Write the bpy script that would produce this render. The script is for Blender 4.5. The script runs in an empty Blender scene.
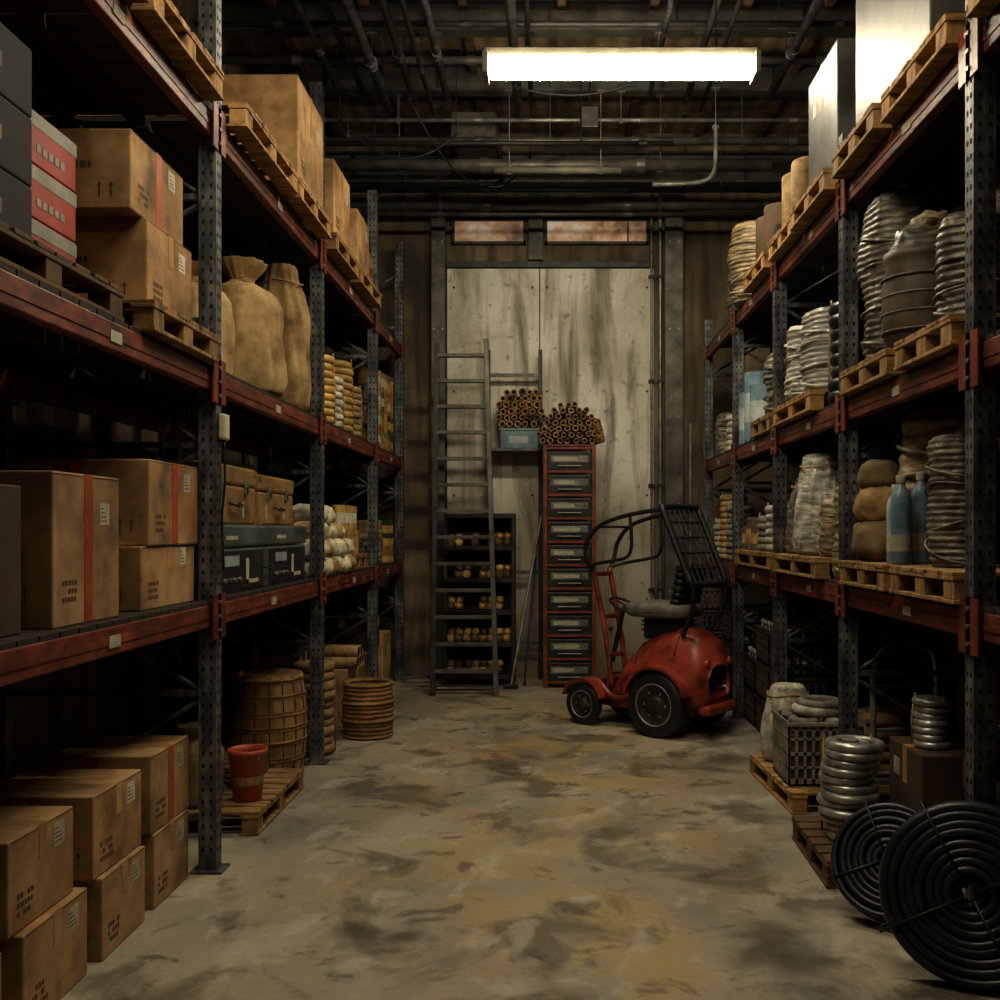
import bpy, bmesh, math, random
from mathutils import Vector, Matrix, noise
R = random.Random(11)
pi = math.pi

# ------------------------------------------------------------------ materials
def s2l(v):
    v = v/255.0
    return v/12.92 if v <= 0.04045 else ((v+0.055)/1.055)**2.4
def C(r, g, b): return (s2l(r), s2l(g), s2l(b), 1.0)

def mat(name, cols, scale=5, rough=.7, metal=0., bump=.3, detail=6, stretch=(1,1,1),
        dist=0., bdist=.01, wave=None, rnd=.25, pos=None, emis=None, spec=.4, grime=0.):
    m = bpy.data.materials.new(name); m.use_nodes = True
    nt = m.node_tree; N = nt.nodes; L = nt.links
    b = N['Principled BSDF']
    b.inputs['Roughness'].default_value = rough
    b.inputs['Metallic'].default_value = metal
    b.inputs['Specular IOR Level'].default_value = spec
    tc = N.new('ShaderNodeTexCoord'); mp = N.new('ShaderNodeMapping')
    mp.inputs['Scale'].default_value = stretch
    L.new(tc.outputs['Object'], mp.inputs['Vector'])
    oi = N.new('ShaderNodeObjectInfo')
    ad = N.new('ShaderNodeVectorMath'); ad.operation = 'ADD'
    ml = N.new('ShaderNodeMath'); ml.operation = 'MULTIPLY'; ml.inputs[1].default_value = 37.0
    L.new(oi.outputs['Random'], ml.inputs[0])
    L.new(mp.outputs[0], ad.inputs[0]); L.new(ml.outputs[0], ad.inputs[1])
    nz = N.new('ShaderNodeTexNoise')
    nz.inputs['Scale'].default_value = scale; nz.inputs['Detail'].default_value = detail
    nz.inputs['Roughness'].default_value = .62; nz.inputs['Distortion'].default_value = dist
    L.new(ad.outputs[0], nz.inputs['Vector'])
    cr = N.new('ShaderNodeValToRGB')
    n = len(cols)
    if pos is None: pos = [0.32+0.36*i/max(1, n-1) for i in range(n)]
    el = cr.color_ramp.elements
    el[0].position = pos[0]; el[0].color = cols[0]
    el[1].position = pos[-1]; el[1].color = cols[-1]
    for i in range(1, n-1):
        e = el.new(pos[i]); e.color = cols[i]
    L.new(nz.outputs['Fac'], cr.inputs['Fac'])
    hs = N.new('ShaderNodeHueSaturation')
    mr = N.new('ShaderNodeMapRange'); mr.inputs['To Min'].default_value = 1-rnd; mr.inputs['To Max'].default_value = 1+rnd
    L.new(oi.outputs['Random'], mr.inputs['Value']); L.new(mr.outputs[0], hs.inputs['Value'])
    L.new(cr.outputs[0], hs.inputs['Color'])
    cur = hs.outputs[0]
    if grime:
        n2 = N.new('ShaderNodeTexNoise'); n2.inputs['Scale'].default_value = scale*2.6; n2.inputs['Detail'].default_value = 8
        L.new(ad.outputs[0], n2.inputs['Vector'])
        r2 = N.new('ShaderNodeValToRGB'); e = r2.color_ramp.elements
        e[0].position = .50; e[0].color = (0,0,0,1); e[1].position = .68; e[1].color = (grime,grime,grime,1)
        L.new(n2.outputs['Fac'], r2.inputs['Fac'])
        g = N.new('ShaderNodeMix'); g.data_type = 'RGBA'; L.new(r2.outputs[0], g.inputs['Factor'])
        L.new(cur, g.inputs['A']); g.inputs['B'].default_value = C(38,30,22); cur = g.outputs['Result']
    L.new(cur, b.inputs['Base Color'])
    bp = N.new('ShaderNodeBump'); bp.inputs['Strength'].default_value = bump; bp.inputs['Distance'].default_value = bdist
    if wave:
        wv = N.new('ShaderNodeTexWave'); wv.inputs['Scale'].default_value = wave[0]
        wv.bands_direction = wave[1]; wv.inputs['Distortion'].default_value = wave[2]
        wv.inputs['Detail'].default_value = 2
        L.new(tc.outputs['Object'], wv.inputs['Vector'])
        mx = N.new('ShaderNodeMix'); mx.data_type = 'RGBA'; mx.blend_type = 'MULTIPLY'
        mx.inputs['Factor'].default_value = wave[3]
        L.new(cur, mx.inputs['A']); L.new(wv.outputs['Color'], mx.inputs['B'])
        L.new(mx.outputs['Result'], b.inputs['Base Color'])
        aa = N.new('ShaderNodeMath'); aa.operation = 'ADD'
        L.new(wv.outputs['Fac'], aa.inputs[0]); L.new(nz.outputs['Fac'], aa.inputs[1])
        L.new(aa.outputs[0], bp.inputs['Height'])
    else:
        L.new(nz.outputs['Fac'], bp.inputs['Height'])
    L.new(bp.outputs[0], b.inputs['Normal'])
    if emis:
        b.inputs['Emission Color'].default_value = emis[0]; b.inputs['Emission Strength'].default_value = emis[1]
        if len(emis) > 2:
            L.new(hs.outputs[0], b.inputs['Emission Color'])
    return m

M = {}
M['card'] = mat('cardboard', [C(98,74,46), C(152,118,78), C(184,152,106)], 2.6, .8, bump=.25, rnd=.18, grime=.35)
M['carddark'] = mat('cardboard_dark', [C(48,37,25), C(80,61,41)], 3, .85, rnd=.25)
M['ink'] = mat('print_ink', [C(70,48,30), C(90,66,42)], 20, .8)
M['redtape'] = mat('red_tape', [C(142,58,30), C(176,86,48)], 6, .5)
M['tape'] = mat('tan_tape', [C(138,104,64), C(182,146,98)], 5, .35)
M['label'] = mat('paper_label', [C(150,146,126), C(192,186,166)], 8, .7)
M['red'] = mat('beam_red_paint', [C(44,25,19), C(112,52,36), C(152,82,54)], 4.5, .5, bump=.35, stretch=(2,1,2), pos=[.3,.5,.7], grime=.6)
M['redrack'] = mat('red_frame_paint', [C(80,34,22), C(146,66,44)], 7, .45, grime=.4)
M['post'] = mat('galvanised_steel', [C(42,44,46), C(88,92,94), C(140,142,138)], 5, .5, .4, .25, stretch=(3,3,1), grime=.5)
M['hole'] = mat('hole_black', [C(8,8,8), C(14,14,14)], 5, .9)
M['deck'] = mat('deck_board', [C(24,19,14), C(54,42,29)], 4, .85, stretch=(1,5,1))
M['wood'] = mat('pallet_wood', [C(86,64,36), C(146,112,66), C(180,146,92)], 5, .8, bump=.5, stretch=(1,4,1), grime=.4)
M['wooddark'] = mat('pallet_wood_dark', [C(58,44,28), C(104,80,50)], 5, .85, bump=.5)
M['steeld'] = mat('dark_steel', [C(26,27,26), C(60,60,56)], 5, .5, .4, .25)
M['steelm'] = mat('pipe_steel', [C(50,50,46), C(100,99,90)], 5, .45, .4, .2)
M['steell'] = mat('light_steel', [C(90,94,92), C(150,152,144)], 7, .4, .5, .2)
M['wire'] = mat('galvanised_wire', [C(104,106,104), C(186,186,178)], 9, .35, .6, .3)
M['black'] = mat('black_rubber', [C(9,10,11), C(30,32,34)], 9, .5, 0, .2)
M['hose'] = mat('hose_rubber', [C(12,14,17), C(34,40,48)], 8, .38, 0, .15)
M['truck'] = mat('truck_red_paint', [C(66,28,20), C(134,54,38), C(170,80,56)], 3.5, .36, .05, .15, pos=[.3,.5,.75], rnd=0, grime=.5)
M['seat'] = mat('seat_vinyl', [C(66,68,62), C(112,112,100)], 9, .6)
M['burlap'] = mat('burlap', [C(120,94,58), C(182,152,104), C(210,186,138)], 5, .9, bump=.6, wave=(60,'Z',1.5,.2), rnd=.1)
M['sackw'] = mat('white_sack', [C(140,134,114), C(204,198,176)], 6, .75, bump=.5)
M['wrapw'] = mat('shrink_wrap_white', [C(84,84,79), C(160,160,152), C(216,215,205)], 9, .3, bump=.7, stretch=(1,1,4), rnd=.12)
M['wrapk'] = mat('shrink_wrap_dark', [C(32,31,29), C(86,82,72), C(144,138,118)], 9, .4, bump=.7, stretch=(1,1,4))
M['wrapb'] = mat('shrink_wrap_beige', [C(58,50,37), C(120,106,80), C(168,154,118)], 8, .45, bump=.7, stretch=(1,1,3))
M['rope'] = mat('rope_white', [C(110,107,98), C(190,186,170)], 14, .8, bump=.6)
M['ropet'] = mat('rope_tan', [C(106,84,54), C(170,140,94)], 14, .85, bump=.6)
M['ropeg'] = mat('rope_grey', [C(68,66,61), C(128,125,114)], 14, .85, bump=.6)
M['yel'] = mat('yellow_plastic', [C(130,98,44), C(190,158,84)], 8, .5)
M['gold'] = mat('brass', [C(106,76,40), C(180,138,78)], 9, .4, .3)
M['copper'] = mat('copper_pipe', [C(100,72,46), C(186,144,96)], 9, .4, .35)
M['blue'] = mat('blue_plastic', [C(74,98,112), C(122,148,160)], 6, .4, rnd=.1)
M['bluew'] = mat('blue_white_label', [C(120,138,144), C(176,186,184)], 6, .4, rnd=.1)
M['green'] = mat('green_glass', [C(24,38,28), C(56,76,50)], 6, .3)
M['toolblk'] = mat('toolbox_grey', [C(44,50,49), C(88,96,92)], 4, .45)
M['toolbrn'] = mat('case_brown', [C(90,68,38), C(152,120,72)], 4, .55)
M['wicker'] = mat('wicker', [C(106,74,40), C(166,124,74)], 6, .85, bump=.8, wave=(9,'Z',2.,.5))
M['crate'] = mat('grey_crate', [C(98,96,86), C(152,149,135)], 6, .6)
M['cratek'] = mat('dark_crate', [C(38,33,28), C(80,68,52)], 6, .7)
M['redbox'] = mat('red_carton', [C(106,32,22), C(152,54,38)], 4, .6)
M['whitebox'] = mat('white_carton', [C(92,90,84), C(136,134,124)], 4, .6)
M['silver'] = mat('foil_wrap', [C(36,36,34), C(70,69,64), C(94,93,87)], 3.0, .45, .0, .6, rnd=.05)
M['dkbox'] = mat('grey_carton', [C(15,15,15), C(31,30,28)], 4, .8)
M['bucket'] = mat('bucket_red', [C(136,60,38), C(180,86,56)], 6, .45)
M['drawer'] = mat('drawer_black', [C(18,19,20), C(48,50,50)], 6, .4)
M['clay'] = mat('brown_pot', [C(44,37,30), C(98,86,68)], 6, .6)
M['beige'] = mat('beige_sack', [C(82,68,46), C(142,122,88)], 5, .85, bump=.5)
M['bale'] = mat('barrel_straw', [C(92,70,42), C(160,124,78)], 7, .85, bump=.6, stretch=(2,2,.5))

# lamp, glass
M['lamp'] = mat('fluorescent_diffuser', [C(255,246,222), C(255,250,232)], 3, .5, emis=(C(255,240,208), 66.0))
M['lampdim'] = mat('fluorescent_diffuser_dim_fill', [C(255,246,222), C(255,250,232)], 3, .5, emis=(C(255,234,196), 9.0))  # weaker emission, only for the added fill fixture near the camera
M['lamphouse'] = mat('lamp_housing', [C(96,94,82), C(140,136,122)], 4, .5)
M['winglass'] = mat('window_glass_dusty', [C(84,66,50), C(150,116,88), C(168,162,150)], 3.5, .4, emis=(C(200,130,80), .45, 1))

def room_mat(name, kind):
    m = bpy.data.materials.new(name); m.use_nodes = True
    nt = m.node_tree; N = nt.nodes; L = nt.links; b = N['Principled BSDF']
    tc = N.new('ShaderNodeTexCoord')
    def noi(scale, st=(1,1,1), det=8, dist=0., rough=.6, off=(0,0,0)):
        mp = N.new('ShaderNodeMapping'); mp.inputs['Scale'].default_value = st; mp.inputs['Location'].default_value = off
        L.new(tc.outputs['Object'], mp.inputs['Vector'])
        n = N.new('ShaderNodeTexNoise'); n.inputs['Scale'].default_value = scale
        n.inputs['Detail'].default_value = det; n.inputs['Distortion'].default_value = dist; n.inputs['Roughness'].default_value = rough
        L.new(mp.outputs[0], n.inputs['Vector']); return n.outputs['Fac']
    def ramp(src, stops):
        r = N.new('ShaderNodeValToRGB'); e = r.color_ramp.elements
        e[0].position, e[0].color = stops[0]; e[1].position, e[1].color = stops[-1]
        for p, c in stops[1:-1]:
            q = e.new(p); q.color = c
        L.new(src, r.inputs['Fac']); return r.outputs['Color']
    def mth(op, a, v):
        f = N.new('ShaderNodeMath'); f.operation = op; f.use_clamp = (op != 'ADD')
        L.new(a, f.inputs[0])
        if isinstance(v, (int, float)): f.inputs[1].default_value = v
        else: L.new(v, f.inputs[1])
        return f.outputs[0]
    def mul(src, v): return mth('MULTIPLY', src, v)
    def mix(a, bb, f, mode='MIX'):
        x = N.new('ShaderNodeMix'); x.data_type = 'RGBA'; x.blend_type = mode
        if isinstance(f, float): x.inputs['Factor'].default_value = f
        else: L.new(f, x.inputs['Factor'])
        for s, k in ((a,'A'), (bb,'B')):
            if isinstance(s, tuple): x.inputs[k].default_value = s
            else: L.new(s, x.inputs[k])
        return x.outputs['Result']
    W = (1,1,1,1); K = (0,0,0,1)
    if kind == 'floor':
        def spot(x, y, rad, nf, amt):
            d = N.new('ShaderNodeVectorMath'); d.operation = 'DISTANCE'; d.inputs[1].default_value = (x, y, 0)
            L.new(tc.outputs['Object'], d.inputs[0])
            a = mul(nf, amt)
            f = N.new('ShaderNodeMath'); f.operation = 'ADD'; L.new(d.outputs['Value'], f.inputs[0]); L.new(a, f.inputs[1])
            mr = N.new('ShaderNodeMapRange'); mr.inputs['From Min'].default_value = rad; mr.inputs['From Max'].default_value = rad*.70
            mr.inputs['To Min'].default_value = 0; mr.inputs['To Max'].default_value = 1
            L.new(f.outputs[0], mr.inputs['Value']); return mr.outputs[0]
        base = ramp(noi(.9, (1.0,.8,1), 9, .3), [(.30, C(94,91,83)), (.45, C(130,126,114)), (.56, C(154,147,128)), (.7, C(166,156,130))])
        sx = N.new('ShaderNodeSeparateXYZ'); L.new(tc.outputs['Object'], sx.inputs[0])
        ab = N.new('ShaderNodeMath'); ab.operation = 'ABSOLUTE'; L.new(sx.outputs['X'], ab.inputs[0])
        lane = N.new('ShaderNodeMapRange'); lane.inputs['From Min'].default_value = 1.5; lane.inputs['From Max'].default_value = .5
        L.new(ab.outputs[0], lane.inputs['Value'])
        n_och = noi(1.3, (.9,.8,1), 8, .5, off=(4,2,0))
        och = ramp(n_och, [(.42, K), (.58, W)])
        c = mix(base, C(160,138,92), mul(mul(och, lane.outputs[0]), .85))
        dk = ramp(noi(2.1, (.9,.8,1), 9, .6, off=(9,5,0)), [(.52, K), (.62, W)])
        c = mix(c, C(78,70,57), mul(dk, .75))
        wt = ramp(noi(4.2, (.9,.9,1), 6, .4, off=(2,7,0)), [(.58, K), (.65, W)])
        c = mix(c, C(58,52,44), mul(wt, .65))
        wh = ramp(noi(2.8, (1,.8,1), 7, .5, off=(1,8,0)), [(.55, K), (.64, W)])
        c = mix(c, C(180,175,158), mul(wh, .5))
        nf = noi(3.2, (1,1,1), 8, .3, off=(3,3,0)); wet = None
        for (x, y, rd, am) in ((1.25,7.35,1.0,1.2), (.55,5.6,.75,1.1), (-.75,4.2,.8,1.1), (.9,4.0,.9,1.2), (.1,3.6,.85,1.3), (1.35,3.3,1.0,1.1), (-.9,6.6,.65,1.0)):
            s_ = mul(spot(x, y, rd, nf, am), .62); c = mix(c, C(50,45,37), s_)
            if wet is None: wet = s_
            else:
                a_ = N.new('ShaderNodeMath'); a_.operation = 'MAXIMUM'; L.new(wet, a_.inputs[0]); L.new(s_, a_.inputs[1]); wet = a_.outputs[0]
        fine = ramp(noi(30, (1,1,1), 5), [(.3, (.78,.78,.78,1)), (.7, W)])
        c = mix(c, fine, .7, 'MULTIPLY')
        rg = N.new('ShaderNodeMapRange'); rg.inputs['To Min'].default_value = .62; rg.inputs['To Max'].default_value = .22
        L.new(wet, rg.inputs['Value']); L.new(rg.outputs[0], b.inputs['Roughness'])
        h = noi(12, (1,1.3,1), 8); st = .25
    elif kind == 'panel':
        base = ramp(noi(.9, (1,1,.8), 9, .4), [(.32, C(160,156,138)), (.45, C(200,198,182)), (.6, C(228,227,216)), (.75, C(236,235,226))])
        patch = ramp(noi(1.5, (1,1,.7), 9, .6, off=(7,0,2)), [(.52, K), (.70, W)])
        c = mix(base, C(128,112,80), mul(patch, .7))
        drip = ramp(noi(1.8, (1.8,1,.24), 8, .6, off=(3,0,0)), [(.52, K), (.68, W)])
        c = mix(c, C(84,68,44), mul(drip, .75))
        drip2 = ramp(noi(6.0, (2.2,1,.12), 6, .2, off=(1,0,5)), [(.58, K), (.68, W)])
        c = mix(c, C(104,88,60), mul(drip2, .4))
        sp = ramp(noi(9, (1,1,1), 4, 0, off=(0,0,4)), [(.60, K), (.66, W)])
        c = mix(c, C(104,92,70), mul(sp, .5))
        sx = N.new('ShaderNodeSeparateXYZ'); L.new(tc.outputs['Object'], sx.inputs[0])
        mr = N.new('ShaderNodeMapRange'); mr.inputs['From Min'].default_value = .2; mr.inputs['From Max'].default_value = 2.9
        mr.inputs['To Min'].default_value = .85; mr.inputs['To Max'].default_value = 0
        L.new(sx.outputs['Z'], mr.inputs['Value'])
        c = mix(c, C(92,76,50), mr.outputs[0])  # brown darkening towards the foot: shade painted into the panel colour
        b.inputs['Roughness'].default_value = .75
        h = noi(8, (1,1,1), 8); st = .35
    elif kind == 'wall':
        base = ramp(noi(1.1, (1,1,.7), 9, .4), [(.32, C(50,43,33)), (.5, C(94,82,62)), (.68, C(136,120,92))])
        drip = ramp(noi(3, (2,2,.2), 7, .2), [(.45, K), (.65, W)])
        c = mix(base, C(36,31,24), mul(drip, .75))
        b.inputs['Roughness'].default_value = .85; h = noi(6); st = .4
    else:
        base = ramp(noi(1.3, (1,3,1), 8), [(.35, C(72,60,44)), (.65, C(148,126,92))])
        w = N.new('ShaderNodeTexWave'); w.bands_direction = 'X'; w.inputs['Scale'].default_value = 1.6
        w.inputs['Distortion'].default_value = .2
        L.new(tc.outputs['Object'], w.inputs['Vector'])
        c = mix(base, w.outputs['Color'], .45, 'MULTIPLY')
        b.inputs['Roughness'].default_value = .9; h = w.outputs['Fac']; st = .5
    L.new(c, b.inputs['Base Color'])
    bp = N.new('ShaderNodeBump'); bp.inputs['Strength'].default_value = st; bp.inputs['Distance'].default_value = .02
    L.new(h, bp.inputs['Height']); L.new(bp.outputs[0], b.inputs['Normal'])
    return m
M['floor'] = room_mat('stained_concrete_floor', 'floor')
M['panel'] = room_mat('stained_shaded_concrete_panel', 'panel')
M['wall'] = room_mat('grimy_wall', 'wall')
M['ceil'] = room_mat('ceiling_decking', 'ceil')

# ------------------------------------------------------------------ mesh builder
def cr_path(pts, n=6, closed=False):
    P = [Vector(p) for p in pts]; out = []
    m = len(P)
    rng = m if closed else m-1
    for i in range(rng):
        if closed: a, b, c, d = P[(i-1) % m], P[i], P[(i+1) % m], P[(i+2) % m]
        else: a, b, c, d = P[max(0, i-1)], P[i], P[i+1], P[min(m-1, i+2)]
        for k in range(n):
            t = k/n
            out.append(.5*((2*b)+(c-a)*t+(2*a-5*b+4*c-d)*t*t+(3*b-a-3*c+d)*t**3))
    if not closed: out.append(P[-1])
    return out

class MB:
    def __init__(s): s.v=[]; s.f=[]; s.m=[]; s.sm=[]; s.mats=[]; s.T=None
    def mi(s, k):
        if k not in s.mats: s.mats.append(k)
        return s.mats.index(k)
    def add(s, vs, fs, k, smooth=False, X=None):
        o = len(s.v); i = s.mi(k)
        for v in vs:
            v = Vector(v)
            if X is not None: v = X @ v
            if s.T is not None: v = s.T @ v
            s.v.append(v)
        for f in fs:
            s.f.append([o+a for a in f]); s.m.append(i); s.sm.append(smooth)
    def box(s, x0, x1, y0, y1, z0, z1, k, bev=0, X=None):
        if x0 > x1: x0, x1 = x1, x0
        if y0 > y1: y0, y1 = y1, y0
        vs = [(x0,y0,z0),(x1,y0,z0),(x1,y1,z0),(x0,y1,z0),(x0,y0,z1),(x1,y0,z1),(x1,y1,z1),(x0,y1,z1)]
        fs = [(0,3,2,1),(4,5,6,7),(0,1,5,4),(1,2,6,5),(2,3,7,6),(3,0,4,7)]
        if bev > 0:
            bm = bmesh.new()
            bv = [bm.verts.new(v) for v in vs]
            for f in fs: bm.faces.new([bv[a] for a in f])
            bmesh.ops.bevel(bm, geom=bm.edges[:], offset=bev, segments=2, affect='EDGES', profile=.5)
            bm.verts.index_update()
            vs = [v.co.copy() for v in bm.verts]; fs = [[v.index for v in f.verts] for f in bm.faces]
            bm.free()
        s.add(vs, fs, k, False, X)
    def frame(s, d):
        d = d.normalized(); u = Vector((0,0,1)) if abs(d.z) < .9 else Vector((1,0,0))
        a = d.cross(u).normalized(); return a, d.cross(a).normalized()
    def cyl(s, p0, p1, r, k, seg=14, r1=None, caps=True, X=None, smooth=True):
        p0 = Vector(p0); p1 = Vector(p1); r1 = r if r1 is None else r1
        a, b = s.frame(p1-p0); vs = []
        for p, rr in ((p0, r), (p1, r1)):
            for i in range(seg):
                t = 2*pi*i/seg; vs.append(p+a*math.cos(t)*rr+b*math.sin(t)*rr)
        fs = [(i, (i+1) % seg, seg+(i+1) % seg, seg+i) for i in range(seg)]
        s.add(vs, fs, k, smooth, X)
        if caps:
            s.add(vs[:seg], [list(range(seg))[::-1]], k, False, X); s.add(vs[seg:], [list(range(seg))], k, False, X)
    def tube(s, pts, r, k, seg=8, closed=False, X=None):
        P = [Vector(p) for p in pts]; n = len(P); vs = []
        t0 = (P[1]-P[0]); a, b = s.frame(t0)
        for i in range(n):
            if closed: t = P[(i+1) % n]-P[i-1]
            else: t = P[min(n-1, i+1)]-P[max(0, i-1)]
            t.normalize(); a = (a-t*a.dot(t)).normalized(); b = t.cross(a)
            rr = r[i] if isinstance(r, (list, tuple)) else r
            for j in range(seg):
                q = 2*pi*j/seg; vs.append(P[i]+a*math.cos(q)*rr+b*math.sin(q)*rr)
        fs = []
        for i in range(n if closed else n-1):
            i2 = (i+1) % n
            for j in range(seg):
                j2 = (j+1) % seg; fs.append((i*seg+j, i*seg+j2, i2*seg+j2, i2*seg+j))
        if not closed:
            fs.append(list(range(seg))[::-1]); fs.append([(n-1)*seg+j for j in range(seg)])
        s.add(vs, fs, k, True, X)
    def torus(s, c, RR, r, k, seg=28, rs=8, X=None, sx=1., sy=1.):
        c = Vector(c)
        vs = []
        for i in range(seg):
            t = 2*pi*i/seg
            for j in range(rs):
                q = 2*pi*j/rs; w = RR+r*math.cos(q)
                vs.append(c+Vector((w*math.cos(t)*sx, w*math.sin(t)*sy, r*math.sin(q))))
        fs = [(i*rs+j, ((i+1) % seg)*rs+j, ((i+1) % seg)*rs+(j+1) % rs, i*rs+(j+1) % rs) for i in range(seg) for j in range(rs)]
        s.add(vs, fs, k, True, X)
    def lathe(s, prof, k, seg=28, c=(0,0,0), amp=0., fr=6., folds=0, famp=0., sy=1., seed=0., X=None, smooth=True, wr=0., wf=3., wz=2.):
        c = Vector(c); vs = []; n = len(prof)
        for (r, z) in prof:
            for i in range(seg):
                t = 2*pi*i/seg; q = Vector((math.cos(t), math.sin(t), 0))
                rr = r; on = 1 if r > 0.001 else 0
                if amp: rr += amp*noise.noise(Vector((q.x*fr*.3+seed, q.y*fr*.3, z*fr)))*on
                if wr and on:
                    rr -= wr*(1-2.2*abs(noise.noise(Vector((q.x*wf+seed*3, q.y*wf, z*wz*3+seed)))))
                    rr += wr*.7*noise.noise(Vector((q.x*wf*2.5, q.y*wf*2.5+seed, z*wz*8)))
                if folds: rr *= 1+famp*math.sin(folds*t+seed+z*5)
                vs.append(c+Vector((q.x*rr, q.y*rr*sy, z)))
        fs = [(i*seg+j, i*seg+(j+1) % seg, (i+1)*seg+(j+1) % seg, (i+1)*seg+j) for i in range(n-1) for j in range(seg)]
        s.add(vs, fs, k, smooth, X)
    def blob(s, c, sx, sy, sz, k, p=.7, amp=.12, fr=2.5, seed=0., nu=28, nv=16, X=None, flat=True):
        c = Vector(c); vs = []
        def sp(v, e): return math.copysign(abs(v)**e, v)
        for i in range(nv+1):
            ph = -pi/2+pi*i/nv
            for j in range(nu):
                th = 2*pi*j/nu
                v = Vector((sp(math.cos(ph), p)*sp(math.cos(th), p), sp(math.cos(ph), p)*sp(math.sin(th), p), sp(math.sin(ph), p)))
                d = 1+amp*noise.noise(v*fr*.6+Vector((seed, seed*2, 0)))-amp*.5*(1-2*abs(noise.noise(v*fr*1.5+Vector((seed,0,seed)))))
                w = Vector((v.x*sx*d, v.y*sy*d, v.z*sz*d))
                if flat and w.z < -sz*.86: w.z = -sz*.86
                vs.append(c+w+Vector((0, 0, (sz*.86 if flat else sz))))
        fs = [(i*nu+j, i*nu+(j+1) % nu, (i+1)*nu+(j+1) % nu, (i+1)*nu+j) for i in range(nv) for j in range(nu)]
        s.add(vs, fs, k, True, X)
    def obj(s, name, loc=(0,0,0), rz=0., rot=None, sc=1.):
        me = bpy.data.meshes.new(name)
        me.from_pydata([tuple(v) for v in s.v], [], s.f)
        for k in s.mats: me.materials.append(M[k])
        me.polygons.foreach_set('material_index', s.m)
        me.polygons.foreach_set('use_smooth', s.sm)
        me.update()
        o = bpy.data.objects.new(name, me)
        o.location = loc; o.rotation_euler = rot if rot else (0, 0, rz); o.scale = (sc, sc, sc)
        bpy.context.scene.collection.objects.link(o)
        return o

def RX(a): return Matrix.Rotation(a, 4, 'X')
def RY(a): return Matrix.Rotation(a, 4, 'Y')
def RZ(a): return Matrix.Rotation(a, 4, 'Z')
def TR(x, y, z): return Matrix.Translation((x, y, z))

# ------------------------------------------------------------------ room shell
YB = 11.6
def shell(name, x0, x1, y0, y1, z0, z1, k):
    b = MB(); b.box(x0, x1, y0, y1, z0, z1, k); return b.obj(name)
shell('floor', -3.1, 3.1, -3, YB+.1, -.1, 0, 'floor')
shell('ceiling', -3.1, 3.1, -3, YB+.1, 6.3, 6.4, 'ceil')
shell('wall_left', -3.1, -3.0, -3, YB, 0, 6.3, 'wall')
shell('wall_right', 3.0, 3.1, -3, YB, 0, 6.3, 'wall')
shell('wall_back', -3.1, 3.1, YB, YB+.1, 0, 6.3, 'wall')
shell('wall_front', -3.1, 3.1, -3.1, -3, 0, 6.3, 'wall')
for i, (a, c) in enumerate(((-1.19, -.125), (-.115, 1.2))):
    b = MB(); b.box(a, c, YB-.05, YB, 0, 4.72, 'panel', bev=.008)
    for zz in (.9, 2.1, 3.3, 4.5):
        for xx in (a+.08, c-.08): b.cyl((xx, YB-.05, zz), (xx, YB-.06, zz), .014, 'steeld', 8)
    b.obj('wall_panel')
b = MB(); b.box(-1.19, 1.2, YB-.07, YB, 4.73, 4.8, 'steeld', bev=.004); b.obj('trim_1')
for i, (a, c) in enumerate(((-1.13, -.28), (-.06, 1.14))):
    b = MB(); z0, z1 = 5.0, 5.3; y0 = YB-.07
    b.box(a, c, y0, YB, z0, z0+.03, 'steeld'); b.box(a, c, y0, YB, z1-.03, z1, 'steeld')
    b.box(a, a+.03, y0, YB, z0, z1, 'steeld'); b.box(c-.03, c, y0, YB, z0, z1, 'steeld')
    if i: xx = a+(c-a)*.8; b.box(xx-.008, xx+.008, y0+.01, YB, z0, z1, 'steeld')
    b.box(a+.02, c-.02, YB-.03, YB-.02, z0+.02, z1-.02, 'winglass')
    b.obj('window_%d' % (i+1))
def hcol(x, w, z1, y=YB):
    b = MB(); b.box(x-w/2, x+w/2, y-.16, y-.145, 0, z1, 'steelm'); b.box(x-w/2, x+w/2, y-.015, y, 0, z1, 'steeld')
    b.box(x-.01, x+.01, y-.15, y-.01, 0, z1, 'steeld'); b.box(x-w/2-.04, x+w/2+.04, y-.2, y, 0, .02, 'steeld')
    for z in (1., 2., 3., 4., 5.):
        for dx in (-.05, .05): b.cyl((x+dx, y-.16, z), (x+dx, y-.168, z), .012, 'steell', 8)
    b.obj('steel_column')
hcol(-1.28, .15, 5.6); hcol(1.42, .2, 5.6)
b = MB(); b.box(-.25, -.08, YB-.1, YB, 4.81, 5.6, 'steelm', bev=.005); b.obj('wall_stub_column')
for x, r, z0 in ((1.27, .022, .0), (1.17, .014, .6)):
    b = MB(); b.cyl((x, YB-.08, z0), (x, YB-.08, 5.6), r, 'steell', 10)
    for z in (1., 2.2, 3.4, 4.6): b.box(x-.035, x+.035, YB-.11, YB-.05, z, z+.03, 'steeld')
    b.box(x-.05, x+.05, YB-.12, YB-.05, z0, z0+.12, 'steeld', bev=.005)
    b.obj('wall_conduit')
b = MB(); b.cyl((1.72, 11.1, 0), (1.72, 11.1, 3.45), .022, 'steell', 10); b.cyl((1.72,11.1,0),(1.72,11.1,.02),.08,'steeld',14)
b.cyl((1.58, 11.25, 0), (1.58, 11.25, 2.9), .014, 'steell', 10)
b.cyl((1.58,11.25,0),(1.58,11.25,.02),.08,'steeld',14); b.cyl((1.72,11.1,.8),(1.58,11.25,.8),.012,'steell',8)
b.obj('steel_pole')

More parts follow.
